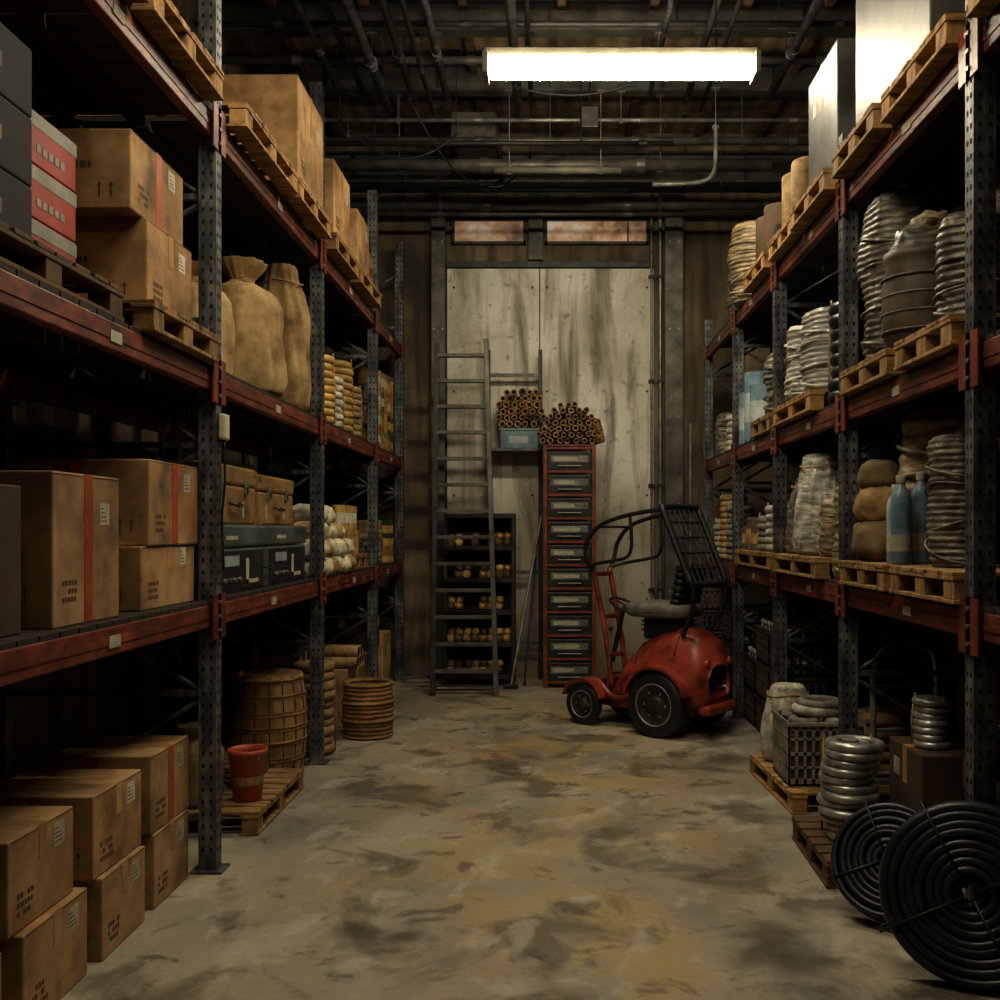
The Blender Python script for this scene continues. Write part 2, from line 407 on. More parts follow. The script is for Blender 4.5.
# ceiling structure
def ibeamx(y, z0, z1, w=.14):
    b = MB(); b.box(-3, 3, y-w/2, y+w/2, z0, z0+.025, 'steelm'); b.box(-3, 3, y-w/2, y+w/2, z1-.025, z1, 'steeld')
    b.box(-3, 3, y-.012, y+.012, z0+.025, z1-.025, 'steelm')
    for x in (-2.2,-1.1,0,1.1,2.2): b.box(x-.006, x+.006, y-w/2+.01, y+w/2-.01, z0+.025, z1-.025, 'steeld')
    b.obj('roof_beam')
for y in (1., 3.2, 5.4, 7.4, 8.7, 9.9): ibeamx(y, 6.02, 6.3)
ibeamx(11.3, 5.60, 5.95, .2)
for x in (-2.4, -1.6, -.75, .1, .9, 1.7, 2.4):
    b = MB(); b.box(x-.035, x+.035, -3, 11.55, 6.2, 6.3, 'wooddark'); b.obj('roof_purlin')
def pipe(pts, r, k='steelm', hang=(), name='ceiling_pipe', zc=6.02):
    b = MB(); b.tube(pts, r, k, 12)
    for (x, y, z) in hang:
        b.cyl((x, y, z), (x, y, zc), .006, k, 6); b.torus((0,0,0), r+.006, .006, k, 16, 6, X=TR(x, y, z) @ RX(pi/2))
        b.box(x-.04, x+.04, y-.03, y+.03, zc-.01, zc, k)
    if len(pts) == 2:
        p, q = Vector(pts[0]), Vector(pts[1]); d = (q-p).normalized(); L_ = (q-p).length; s_ = .7
        while s_ < L_:
            b.cyl(p+d*(s_-.04), p+d*(s_+.04), r*1.25, k, 12); s_ += 1.55
    return b.obj(name)
pipe([(-2.95,9.9,5.55),(2.95,9.9,5.55)], .04, 'steelm', [(-2,9.9,5.55),(0,9.9,5.55),(1.9,9.9,5.55)])
pipe([(-2.95,9.86,5.74),(2.95,9.86,5.74)], .02, 'steell', [(-1.5,9.86,5.74),(.7,9.86,5.74)])
pipe([(-2.9,9.95,5.33),(2.2,9.95,5.33)], .06, 'steelm', [(-1.5,9.95,5.33),(1.1,9.95,5.33)])
pipe([(-2.9,9.7,5.45),(1.2,9.7,5.45)], .025, 'steeld', [(-1.7,9.7,5.45),(.3,9.7,5.45)], zc=6.3)
pipe([(-.55,9.84,5.24),(.7,9.84,5.24)], .032, 'lamphouse', [(-.4,9.84,5.24),(.5,9.84,5.24)])
pipe([(-2.95,11.1,5.3),(2.95,11.1,5.3)], .045, 'steelm', [(-1.6,11.1,5.3),(0.2,11.1,5.3),(1.9,11.1,5.3)], zc=6.3)
pipe([(-2.95,10.9,5.14),(2.4,10.9,5.14)], .022, 'steelm', [(-1.2,10.9,5.14),(1.2,10.9,5.14)], zc=6.3)
pipe([(-2.95,11.12,5.48),(2.95,11.12,5.48)], .03, 'steeld', [(-1.9,11.12,5.48),(1.5,11.12,5.48)], zc=6.3)
pipe([(-2.95,8.9,5.88),(2.95,8.9,5.88)], .035, 'steelm', [(-1.4,8.9,5.88),(.6,8.9,5.88),(2.1,8.9,5.88)], zc=6.3)
pipe([(-2.95,8.3,5.9),(2.95,8.3,5.9)], .025, 'steeld', [(-1.4,8.3,5.9),(1.9,8.3,5.9)], zc=6.3)
for i, (x, z, r) in enumerate(((-2.0,5.86,.03),(-1.75,5.80,.03),(-1.55,5.74,.045),(-1.3,5.8,.03),(-1.12,5.70,.022),(-.98,5.82,.035),(-.3,5.70,.04),(-.18,5.78,.02),(.95,5.84,.025),(1.3,5.8,.03),(1.45,5.74,.02),(2.1,5.84,.04))):
    pipe([(x,-2.9,z),(x,9.6,z)], r, ('steelm','steeld','post')[i % 3], [(x,3.2,z),(x,5.4,z),(x,8.7,z)])
b = MB()
b.box(-1.0,-.55,10.08,11.05,5.62,5.92,'steelm',bev=.01)
for y in (10.2,10.6,10.95): b.box(-1.02,-.53,y-.012,y+.012,5.6,5.94,'steeld')
for x in (-.98,-.57): b.cyl((x,10.6,5.92),(x,10.6,6.3),.008,'steeld',6)
b.obj('ventilation_duct')
pipe(cr_path([(1.62,9.78,5.66),(1.62,9.78,5.5),(1.6,9.78,5.2),(1.45,9.78,5.1),(1.0,9.78,5.08)],5), .022, 'steell', [(1.62,9.78,5.64)])
for (a, c, sag, zc) in (((-1.0,10.2,5.6),(-.2,10.2,5.5),.35,6.3), ((-2.0,9.5,5.6),(-.9,9.6,5.5),.3,6.3), ((-.3,8.8,5.6),(.9,8.8,5.7),.12,6.3), ((-1.3,9.3,5.7),(-.5,10.3,5.3),.3,6.3)):
    pts = []
    for i in range(15):
        t = i/14; pts.append((a[0]+(c[0]-a[0])*t, a[1]+(c[1]-a[1])*t, a[2]+(c[2]-a[2])*t-sag*4*t*(1-t)))
    pipe(pts, .01, 'black', [a, c], name='hanging_cable', zc=zc)
b = MB(); b.box(.30,.46,9.55,9.65,5.55,5.75,'steelm',bev=.008); b.cyl((.38,9.6,5.75),(.38,9.6,6.3),.012,'steeld',8); b.cyl((.34,9.55,5.65),(.34,9.54,5.65),.01,'steell',8); b.obj('junction_box')

def lampfix(x0, x1, y, z, k='lamp'):
    b = MB()
    b.box(x0, x1, y-.07, y+.07, z+.12, z+.19, 'lamphouse', bev=.008)
    b.box(x0+.03, x1-.03, y-.10, y+.10, z+.005, z+.12, k, bev=.035)
    b.box(x0-.01, x0+.03, y-.115, y+.115, z-.012, z+.15, 'lamphouse', bev=.006)
    b.box(x1-.03, x1+.01, y-.115, y+.115, z-.012, z+.15, 'lamphouse', bev=.006)
    for xx in (x0+.3, x1-.3):
        b.cyl((xx, y, z+.19), (xx, y, 6.3), .007, 'steeld', 6)
        b.cyl((xx, y, z+.19), (xx, y, z+.21), .03, 'steeld', 10)
    b.obj('fluorescent_light')
lampfix(-.48, 1.52, 7.35, 5.03)
lampfix(-1.1, .7, 3.7, 5.02)  # added fixture above the frame, lights rack faces and floor
lampfix(-1.0, 1.0, .6, 5.02, 'lampdim')  # added unseen fixture over the camera, kept dim as near fill

# ------------------------------------------------------------------ racks
LL = [1.35, 2.52, 3.78]
RL = [1.40, 2.45, 3.67]
LP = [0.4, 2.7, 5.0, 7.3, 9.6, 11.3]
RP = [0.45, 2.2, 3.95, 5.7, 7.4, 9.05, 10.75]
def rack(sd, posts, levels, tops):
    b = MB(); F = 1.70*sd; B = 2.75*sd; h = .044
    for y, top in zip(posts, tops):
        for X0 in (F, B):
            b.box(X0-h, X0+h, y-.04, y-.034, 0, top, 'post'); b.box(X0-h, X0+h, y+.034, y+.04, 0, top, 'post')
            xs = X0-h*sd
            b.box(xs, xs+.006*sd, y-.034, y+.034, 0, top, 'post')
            b.box(X0-.08, X0+.08, y-.07, y+.07, 0, .012, 'post')
            b.box(X0+(h-.008)*sd, X0+h*sd, y-.034, y-.015, 0, top, 'post'); b.box(X0+(h-.008)*sd, X0+h*sd, y+.015, y+.034, 0, top, 'post')
            if X0 == F:
                z = .1
                while z < top-.03:
                    for dx in (-.02, .02): b.box(X0+dx-.006, X0+dx+.006, y-.0415, y-.0395, z, z+.02, 'hole')
                    for dy in (-.016, .016): b.box(xs-.0015*sd, xs+.001*sd, y+dy-.006, y+dy+.006, z, z+.02, 'hole')
                    z += .06
        z = .25; k = 0
        while z+.5 < top:
            b.box(min(F,B)+.05, max(F,B)-.05, y-.015, y+.015, z, z+.03, 'post')
            p0 = (F+.05*sd, y, z+.03) if k % 2 else (B-.05*sd, y, z+.03)
            p1 = (B-.05*sd, y, z+.6) if k % 2 else (F+.05*sd, y, z+.6)
            b.cyl(p0, p1, .013, 'post', 6); z += .62; k += 1
    for i in range(len(posts)-1):
        y0, y1 = posts[i]+.04, posts[i+1]-.04
        for z in levels:
            if z > min(tops[i], tops[i+1]): continue
            for X0 in (F, B):
                b.box(X0-.025, X0+.025, y0, y1, z-.13, z-.02, 'red', bev=.006)
                s1 = X0-.025*sd
                b.box(s1-.004*sd, s1, y0, y1, z-.088, z-.062, 'red')
                for ye, dr in ((y0, 1), (y1, -1)):
                    b.box(X0-(h+.002)*sd-.004, X0-(h+.002)*sd+.004, ye-.06*dr, ye+.05*dr, z-.19, z+.03, 'redrack')
                    for zz in (z-.15, z-.08, z-.01): b.cyl((X0-(h+.005)*sd, ye-.03*dr, zz), (X0-(h+.013)*sd, ye-.03*dr, zz), .009, 'steell', 8)
            ym = (y0+y1)/2+.3*(R.random()-.5)
            b.box(F-.031*sd, F-.025*sd, ym-.05, ym+.05, z-.10, z-.055, 'label')
            n = int((y1-y0+.06)/.14); st = (y1-y0+.02)/n
            for j in range(n):
                ya = y0-.01+j*st
                b.box(min(F,B)-.02, max(F,B)+.02, ya+.006, ya+st-.006, z-.02, z, 'deck')
            for xx in (.33, .66):
                X1 = F+(B-F)*xx; b.box(X1-.03, X1+.03, y0-.02, y1+.02, z-.07, z-.02, 'deck')
    return b.obj('pallet_rack')
rack(-1, LP, LL, [4.95]*6)
rack(1, RP, RL, [5.2,5.2,5.2,3.95,3.95,3.95,3.95])
b = MB(); b.box(-1.65,-1.615,4.97,5.05,2.15,2.28,'label',bev=.01)
b.tube(cr_path([(-1.63,5.0,2.15),(-1.625,5.0,1.95),(-1.64,5.0,1.75),(-1.63,5.0,1.5)],4),.006,'black',6); b.obj('intercom_box')

# ------------------------------------------------------------------ object makers
def carton(x0, x1, y0, y1, z0, z1, sd=1, tape=None, lab=True, k='card', name='cardboard_box', rz=0., txt=True):
    cx, cy = (x0+x1)/2, (y0+y1)/2; w = (x1-x0)/2; d = (y1-y0)/2; h = z1-z0-.001
    b = MB(); b.box(-w, w, -d, d, 0, h, k, bev=.007)
    b.box(-w+.004, w-.004, -.0015, .0015, h-.0005, h+.0008, 'ink')
    b.box(-w, w, -.03, .03, h-.0005, h+.001, 'tape')
    f = w*sd; e = .0015*sd; tk = 'redtape' if tape == 'red' else 'tape'
    tw = .034 if tape == 'red' else .028
    b.box(f, f+e, -tw, tw, (h*.02 if tape == 'red' else h*.62), h-.005, tk)
    b.box(-w*.15-.028, -w*.15+.028, -d-.0015, -d, h*.7, h-.005, tk)
    b.box(f, f+e*.8, -d+.01, d-.01, h*.985-.003, h*.985, 'ink')
    if lab:
        ly = d*.5; b.box(f, f+e, ly-.04, ly+.04, h*.66, h*.66+.085, 'label')
        for q in range(4): b.box(f+e, f+e*1.4, ly-.034, ly+.024-.01*q, h*.66+.014+q*.016, h*.66+.018+q*.016, 'ink')
    if txt:
        for q in range(3):
            yy = -d*.75
            for t in range(5):
                ww = .010+R.random()*.010
                if R.random() < .85: b.box(f, f+e*.7, yy, yy+ww, h*.16+q*.03, h*.16+q*.03+.018, 'ink')
                yy += ww+.007
        xx = -w*.8
        for t in range(14):
            ww = .010+R.random()*.016
            if xx+ww > w*.5: break
            b.box(xx, xx+ww, -d-.001, -d, h*.52, h*.52+.026, 'ink'); xx += ww+.008
        for q in range(2):
            x1_ = w*.55+q*.05
            b.box(x1_-.003, x1_+.003, -d-.001, -d, h*.15, h*.15+.045, 'ink')
            b.add([(x1_-.012, -d-.001, h*.15+.045), (x1_+.012, -d-.001, h*.15+.045), (x1_, -d-.001, h*.15+.065)], [(0,1,2)], 'ink')
    b.lathe([(0, 0), (.035, 0), (.037, .001)], 'ink', 16, X=TR(-w*.1, -d-.0002, h*.3) @ RX(pi/2) @ Matrix.Diagonal((1, .45, 1, 1)))
    return b.obj(name, (cx, cy, z0), rz)

def pallet(x0, x1, y0, y1, z0, k='wood', h=.13, rz=0., name='wooden_pallet'):
    cx, cy = (x0+x1)/2, (y0+y1)/2; w = (x1-x0)/2; d = (y1-y0)/2
    b = MB(); t = .018
    for x in (-w+.05, 0, w-.05):
        b.box(x-.05, x+.05, -d, d, 0, t, k, bev=.003)
        b.box(x-.05, x+.05, -d, d, h-2*t, h-t, k, bev=.003)
        for y in (-d+.06, 0, d-.06): b.box(x-.045, x+.045, y-.055, y+.055, t, h-2*t, k, bev=.004)
    n = max(4, int(2*d/.13)); st = 2*d/n
    for i in range(n):
        y = -d+i*st; j = (R.random()-.5)*.01
        b.box(-w+j, w+j, y+.012, y+st-.012, h-t, h, k, bev=.003)
    return b.obj(name, (cx, cy, z0), rz)

def sack(x, y, z, r, h, k='burlap', sy=.85, name='burlap_sack', seed=0, tie=True, rz=0., wrk=.05, fa=.035):
    b = MB()
    p = [(0,0),(r*.80,.0),(r*.97,h*.04),(r*1.05,h*.16),(r*1.04,h*.36),(r*.99,h*.55),(r*.93,h*.68)]
    if tie: p += [(r*.76,h*.77),(r*.40,h*.83),(r*.26,h*.86),(r*.34,h*.89),(r*.52,h*.95),(r*.62,h),(r*.35,h*.98),(r*.1,h*.93),(0,h*.91)]
    else: p += [(r*.86,h*.8),(r*.72,h*.9),(r*.66,h*.97),(r*.56,h),(r*.4,h*.96),(r*.15,h*.93),(0,h*.92)]
    q = []
    for i in range(len(p)-1):
        for t in (0, .25, .5, .75): q.append((p[i][0]*(1-t)+p[i+1][0]*t, p[i][1]*(1-t)+p[i+1][1]*t))
    q.append(p[-1])
    b.lathe(q, k, 72, amp=r*.10, fr=4, folds=11, famp=fa, sy=sy, seed=seed, wr=r*wrk, wf=3.4, wz=.7)
    if tie:
        for i in range(3): b.torus((0,0,h*.85+i*.012), r*.29, .008, 'ropet', 20, 6, sy=sy)
    else:
        b.tube([(math.cos(a)*r*.80, math.sin(a)*r*.80*sy, h*.87+.01*math.sin(a*3)) for a in [2*pi*i/30 for i in range(30)]], .007, 'ropet', 6, closed=True)
    return b.obj(name, (x, y, z), rz)

def flatsacks(x, y, z, n, w, d, h, k, name='stacked_sacks', seed=0):
    b = MB(); zz = 0
    for i in range(n):
        hh = h*(.9+.2*R.random())
        b.blob(((R.random()-.5)*.04, (R.random()-.5)*.04, zz), w/2*(.92+.12*R.random()), d/2, hh/2/.93, k, p=.62, amp=.12, fr=3., seed=seed+i*3.1)
        zz += hh*.86
    return b.obj(name, (x, y, z)), z+zz

def coilstack(x, y, z, RR, r, n, k='rope', name='rope_coil', jit=.01, inner=True):
    b = MB(); zz = r
    for i in range(n):
        b.torus(((R.random()-.5)*2*jit, (R.random()-.5)*2*jit, zz), RR-r+(R.random()-.5)*jit, r, k, 30, 8, X=RX((R.random()-.5)*.05))
        if inner and r*3 < RR: b.torus((0, 0, zz), RR-r*2.8, r*.95, k, 24, 6)
        zz += r*1.72
    b.cyl((0,0,0),(0,0,zz-r*.6), RR-r*1.7 if not inner else max(.01, RR-r*4.2), 'ropeg', 20)
    for a in (0.4, 2.5):
        p = [(math.cos(a)*(RR+.004), math.sin(a)*(RR+.004), .01), (math.cos(a)*(RR+.006), math.sin(a)*(RR+.006), zz*.5), (math.cos(a)*(RR-.01), math.sin(a)*(RR-.01), zz)]
        b.tube(p, .006, 'ropet', 6)
    return b.obj(name, (x, y, z))

def wrapped(x, y, z, r, h, k='wrapw', name='shrink_wrapped_roll', ridges=14, seed=0., top=.8, bulge=.08):
    b = MB(); rg = int(ridges*1.6); n = rg*5; p = [(0, 0)]
    for i in range(n+1):
        t = i/n
        rr = r*(.96+bulge*math.sin(pi*t*1.0)+.028*math.sin(t*rg*2*pi)+.03*math.sin(t*9+seed))
        if t < .04: rr *= .94
        if t > .90: rr *= 1-((t-.90)/.10)**2*(1-top)
        p.append((rr, t*h))
    p += [(r*top*.7, h*1.01), (r*.45, h*1.0), (r*.2, h*.985), (0, h*.985)]
    b.lathe(p, k, 48, amp=r*.16, fr=4, seed=seed, folds=5, famp=.015, wr=r*.05, wf=2.2, wz=1.5)
    for j in range(4):
        pts = []; ph = R.random()*6; tl = (.03+.09*R.random())*h
        for i in range(26):
            a = i/25*2*pi+ph; pts.append((math.cos(a)*r*1.05, math.sin(a)*r*1.05, h*(.14+.2*j)+tl*math.sin(a+j*2)))
        b.tube(pts, r*.05, k, 6)
    return b.obj(name, (x, y, z))

def can(b, x, y, z, r, h, k, lk='label', X=None):
    b.lathe([(0,0),(r*.94,0),(r,.008),(r,h*.2),(r*.99,h*.2),(r*.99,h*.8),(r,h*.8),(r,h-.008),(r*1.02,h-.004),(r*.96,h),(r*.9,h-.006),(0,h-.006)], k, 20, (x,y,z), smooth=False)
    b.lathe([(r*1.006,h*.28),(r*1.006,h*.7)], lk, 20, (x,y,z))
def bottle(b, x, y, z, r, h, k, cap='label'):
    b.lathe([(0,0),(r*.9,0),(r,.01),(r,h*.35),(r*.95,h*.38),(r,h*.41),(r,h*.74),(r*.8,h*.82),(r*.42,h*.87),(r*.38,h*.93),(0,h*.93)], k, 20, (x,y,z))
    b.lathe([(r*.46,h*.91),(r*.48,h*.92),(r*.48,h*.99),(r*.4,h),(0,h)], cap, 14, (x,y,z))
    b.lathe([(r*1.01,h*.15),(r*1.01,h*.33)], 'label', 20, (x,y,z))

def toolcase(x0, x1, y0, y1, z0, z1, k, name, nl=4, sd=1, panel=False):
    cx, cy = (x0+x1)/2, (y0+y1)/2; w = (x1-x0)/2; d = (y1-y0)/2; h = z1-z0-.001
    b = MB(); b.box(-w, w, -d, d, 0, h*.66, k, bev=.014); b.box(-w-.004, w+.004, -d-.004, d+.004, h*.67, h, k, bev=.016)
    f = (w)*sd
    for i in range(nl):
        y = -d+2*d*(i+.5)/nl
        if panel:
            q = d/nl*.86
            b.box(f, f+.006*sd, y-q, y+q, h*.06, h*.62, 'drawer', bev=.002)
            b.box(f+.006*sd, f+.008*sd, y-q*.7, y-q*.1, h*.4, h*.55, 'bluew')
            b.box(f+.006*sd, f+.008*sd, y+q*.2, y+q*.32, h*.12, h*.5, 'label'); b.box(f+.006*sd, f+.008*sd, y+q*.2, y+q*.75, h*.12, h*.18, 'label')
            for t in range(4): b.cyl((f+.006*sd, y-q*.7+t*q*.2, h*.2), (f+.02*sd, y-q*.7+t*q*.2, h*.2), .012, 'steell', 10)
            for t in range(7): b.box(f+.003*sd, f+.006*sd, y-q*.6+t*.03, y-q*.6+t*.03+.02, h*.78, h*.84, 'label')
        else:
            b.box(f, f+.014*sd, y-.022, y+.022, h*.52, h*.80, 'steell', bev=.003)
            b.box(f+.014*sd, f+.02*sd, y-.012, y+.012, h*.56, h*.66, 'steeld')
            b.box(f, f+.004*sd, y-.06, y-.035, h*.12, h*.4, 'label')
    for s in (-1, 1):
        for v in (-1, 1):
            yc = s*(d-.028); b.box(f-.01*sd, f+.008*sd, yc-.025, yc+.025, (0 if v < 0 else h*.86), (h*.14 if v < 0 else h*.98), 'steelm' if panel else 'gold', bev=.003)
    b.tube(cr_path([(f, -.08, h*.36), (f+.03*sd, -.075, h*.33), (f+.035*sd, 0, h*.31), (f+.03*sd, .075, h*.33), (f, .08, h*.36)], 4), .007, 'black', 8)
    b.box(-w*.3, w*.3, -d-.014, -d-.004, h*.55, h*.8, 'steell', bev=.003)
    b.box(-w*.5, w*.6, -d-.006, -d-.001, h*.2, h*.3, 'label')
    return b.obj(name, (cx, cy, z0))

def plcrate(x0, x1, y0, y1, z0, z1, k='crate', name='plastic_crate', fill=None, rz=0.):
    cx, cy = (x0+x1)/2, (y0+y1)/2; w = (x1-x0)/2; d = (y1-y0)/2; h = z1-z0
    b = MB(); b.box(-w, w, -d, d, 0, .015, k)
    for (a, c, e, g) in ((-w, w, -d, -d+.012), (-w, w, d-.012, d), (-w, -w+.012, -d, d), (w-.012, w, -d, d)):
        b.box(a, c, e, g, h-.05, h, k, bev=.003); b.box(a, c, e, g, 0, .045, k); b.box(a, c, e, g, h*.48, h*.53, k); b.box(a, c, e, g, h*.28, h*.31, k); b.box(a, c, e, g, h*.72, h*.75, k)
        n = 9
        for i in range(n+1):
            t = i/n
            if abs(c-a) > abs(g-e): xx = a+(c-a)*t; b.box(max(a, xx-.009), min(c, xx+.009), e, g, 0, h, k)
            else: yy = e+(g-e)*t; b.box(a, c, max(e, yy-.009), min(g, yy+.009), 0, h, k)
    b.box(-w-.012, w+.012, -d-.012, -d, h-.02, h, k); b.box(-w-.012, w+.012, d, d+.012, h-.02, h, k)
    if fill == 'bottles':
        nx = max(2, int(2*w/.1)); ny = max(2, int(2*d/.1))
        for i in range(nx):
            for j in range(ny): bottle(b, -w+.05+(2*w-.1)*i/(nx-1), -d+.05+(2*d-.1)*j/(ny-1), .015, .036, h*1.15, 'green', 'label')
    elif fill == 'coils':
        b.box(-w+.02, w-.02, -d+.02, d-.02, .015, h*.8, 'clay', bev=.01)
        for i in range(4): b.torus(((i%2-.5)*w*.9, (i//2-.5)*d*.9, h*.86), min(w,d)*.36, .03, 'rope' if i%2 else 'ropeg', 24, 8); b.torus(((i%2-.5)*w*.9, (i//2-.5)*d*.9, h*.98), min(w,d)*.34, .028, 'rope' if i%2 else 'ropeg', 24, 8)
        b.torus((0,0,h*1.12), min(w,d)*.6, .032, 'rope', 28, 8); b.torus((0.02,0,h*1.22), min(w,d)*.55, .03, 'ropeg', 28, 8)
    elif fill: b.blob((0, 0, .015), w*.9, d*.9, h*.58, fill, p=.6, amp=.12, fr=4, seed=R.random()*9)
    return b.obj(name, (cx, cy, z0), rz)

def ringend(b, p0, p1, r, k):
    b.cyl(p0, p1, r*.97, k, 14, caps=False); b.cyl(Vector(p0).lerp(Vector(p1), .05), Vector(p0).lerp(Vector(p1), .95), r*.62, 'hole', 12)
    d = (Vector(p1)-Vector(p0)).normalized(); q = d.to_track_quat('Z','Y').to_matrix().to_4x4()
    b.torus((0,0,0), r*.80, r*.22, k, 16, 6, X=TR(*p0)@q)
def cluster(name, loc, w, h, L_, r, ks, ex=2., splay=0., jit=.15, rz=0., droop=0):
    b = MB(); row = 0
    while True:
        zz = r+row*1.7*r
        if zz > h: break
        m = int(w/(2*r)); off = (row % 2)*r
        for i in range(m+1):
            a = -w/2+r+i*2*r-off+r*.5
            if abs(a/(w/2))**ex+abs(zz/h)**ex > 1: continue
            a += (R.random()-.5)*r*jit*2; z2 = zz+(R.random()-.5)*r*jit if row else zz
            l = L_*(.8+.3*R.random())/2; k = R.choice(ks); rr = r*(.8+.2*R.random())
            ringend(b, (a*(1+splay), -l, z2+splay*.3*(z2)), (a*(1-splay*.3), l, z2), rr, k)
        row += 1
    for i in range(droop):
        t = i/max(1, droop-1)
        ringend(b, (w*.5+.04+.05*t, -L_*.55+.04*R.random(), h*.55-t*h*.45), (w*.1, L_*.1, h*.80-t*h*.5), r*.9, R.choice(ks))
    return b.obj(name, loc, rz)

def basket(x, y, z, r, h, name='wicker_basket', k='wicker', bulge=.08):
    b = MB(); p = [(0,0)]; n = 44
    for i in range(n+1):
        t = i/n; rr = r*(1-.06+bulge*math.sin(pi*t))*(1+.018*math.sin(t*n*pi*.55)); p.append((rr, t*h))
    p += [(r*.9, h), (r*.88, h*.82), (0, h*.8)]
    b.lathe(p, k, 40, folds=20, famp=.01)
    b.torus((0,0,h), r*.93, .018, k, 30, 8); b.torus((0,0,.02), r*.94, .016, k, 30, 8)
    for t in (.33, .66): b.torus((0,0,h*t), r*(1-.05+bulge*math.sin(pi*t)), .012, k, 30, 8)
    return b.obj(name, (x, y, z))

def drum(x, y, z, r, h, k='wooddark', name='wooden_barrel', bands=(.06,.25,.75,.94), bk='ropet'):
    b = MB(); p = [(0,0)]
    for i in range(17):
        t = i/16; p.append((r*(.88+.12*math.sin(pi*t)), t*h))
    p += [(r*.84, h), (r*.83, h-.03), (0, h-.03)]
    b.lathe(p, k, 108, folds=18, famp=.006)
    for i in range(18):
        a = (i+.5)*2*pi/18
        b.tube([(math.cos(a)*r*(.885+.12*math.sin(pi*t)), math.sin(a)*r*(.885+.12*math.sin(pi*t)), t*h) for t in [.01+.98*q/8 for q in range(9)]], .0035, 'hole', 5)
    for t in bands: b.lathe([(r*(.885+.12*math.sin(pi*t)), t*h-.018), (r*(.90+.12*math.sin(pi*t)), t*h-.014), (r*(.90+.12*math.sin(pi*t)), t*h+.014), (r*(.885+.12*math.sin(pi*t)), t*h+.018)], bk, 36)
    return b.obj(name, (x, y, z))

# ------------------------------------------------------------------ LEFT RACK contents
carton(-2.25,-1.77,3.36,3.83,0,.335); carton(-2.32,-1.80,3.32,3.78,.335,.66, tape=None)
carton(-2.25,-1.76,3.93,4.35,0,.33); carton(-2.27,-1.78,3.9,4.36,.33,.66)
carton(-2.2,-1.77,4.47,4.9,0,.335); carton(-2.24,-1.78,4.46,4.93,.335,.69, tape='red')
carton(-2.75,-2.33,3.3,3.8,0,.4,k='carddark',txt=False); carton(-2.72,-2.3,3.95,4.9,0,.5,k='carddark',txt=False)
carton(-2.25,-1.78,2.8,3.25,0,.33)
z = LL[0]
carton(-2.4,-1.74,3.5,4.04,z,z+.56, tape='red', txt=True)
carton(-2.35,-1.75,4.28,4.92,z,z+.28); carton(-2.3,-1.74,4.34,4.94,z+.28,z+.66, tape='red')
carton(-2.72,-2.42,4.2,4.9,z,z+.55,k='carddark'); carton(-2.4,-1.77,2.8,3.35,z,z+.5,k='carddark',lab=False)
toolcase(-2.25,-1.74,5.12,7.12,z,z+.38,'toolblk','instrument_chest',2,panel=True)
toolcase(-2.2,-1.76,5.15,5.98,z+.38,z+.71,'toolbrn','tool_case',2)
toolcase(-2.2,-1.76,6.04,6.85,z+.38,z+.69,'toolbrn','tool_case',2)
b = MB()
for row, (nn, zo) in enumerate(((8,0),(7,.13),(6,.26),(4,.39))):
    for i in range(nn):
        for j in range(2):
            b.blob((.05-row*.03+j*-.26+(R.random()-.5)*.05, -.58+row*.08+i*.165, zo), .14, .1, .085, ('sackw','sackw','ropet','sackw')[(i+row) % 4], p=.8, amp=.15, fr=3, seed=i*2+row)
b.obj('small_sacks', (-1.83, 7.98, z))
pallet(-2.3,-1.72,8.75,9.5,z); b = MB()
for i in range(4):
    for j in range(3): can(b, -.12-j*.14, -.28+i*.17, 0, .06, .22, 'yel' if (i+j) % 2 else 'gold', 'ropet')
    can(b, -.14, -.28+i*.17, .22, .06, .22, ('yel','ropet')[i%2], 'label')
b.obj('paint_cans', (-1.72, 9.08, z+.13))
b = MB()
for i in range(4):
    for j in range(2): bottle(b, -.1-j*.14, i*.15, 0, .055, .72, 'green', 'bluew')
b.obj('glass_bottles', (-2.28, 7.6, z))
flatsacks(-2.5,8.5,z,4,.35,.6,.14,'beige')
plcrate(-2.2,-1.73,9.8,10.25,z,z+.28,'crate','storage_crate',fill='ropet'); drum(-1.93,10.5,z,.17,.45,'ropet','wooden_keg')
b = MB()
for i in range(3):
    for j in range(2): can(b, -j*.16, i*.15, 0, .065, .26, 'yel', 'gold'); can(b, -j*.16, i*.15, .26, .06, .2, 'green', 'yel')
b.obj('paint_cans', (-1.80, 10.8, z))
# L2
z = LL[1]
pallet(-2.6,-1.62,4.1,4.9,z,'wood'); zp = z+.13
carton(-2.4,-1.74,4.32,4.86,zp,zp+.40, txt=True); carton(-2.35,-1.76,4.2,4.8,zp+.40,zp+.74, tape='red')
pallet(-2.6,-1.68,2.85,3.95,z,'wooddark')
b = MB()
for i in range(3):
    zz = i*.20
    b.box(-.3,.0,-.19,.19,zz,zz+.198,'redbox',bev=.006)
    b.box(-.3,.0015,-.1915,.1915,zz+.14,zz+.192,'whitebox')
    for t in range(5): b.box(.0005,.002,-.12+t*.045,-.09+t*.045,zz+.05,zz+.08,'whitebox')
b.obj('red_cartons', (-1.9,3.82,zp))
b = MB()
for i in range(3): b.box(-.4,0,-.28,.28,i*.24,i*.24+.238,'dkbox',bev=.008); b.box(0,.002,-.05,.08,i*.24+.09,i*.24+.14,'clay'); b.box(-.3,-.1,-.282,-.28,i*.24+.07,i*.24+.15,'clay')
b.obj('grey_cartons', (-1.8,3.20,zp))
sack(-1.92,6.22,z,.25,.84,'burlap',seed=1,sy=1.15); sack(-1.86,6.90,z,.19,1.0,'burlap',seed=4,tie=False,fa=.06)
sack(-2.02,5.6,z,.24,.66,'burlap',seed=7); sack(-2.45,6.3,z,.22,.9,'beige',seed=9,tie=False)
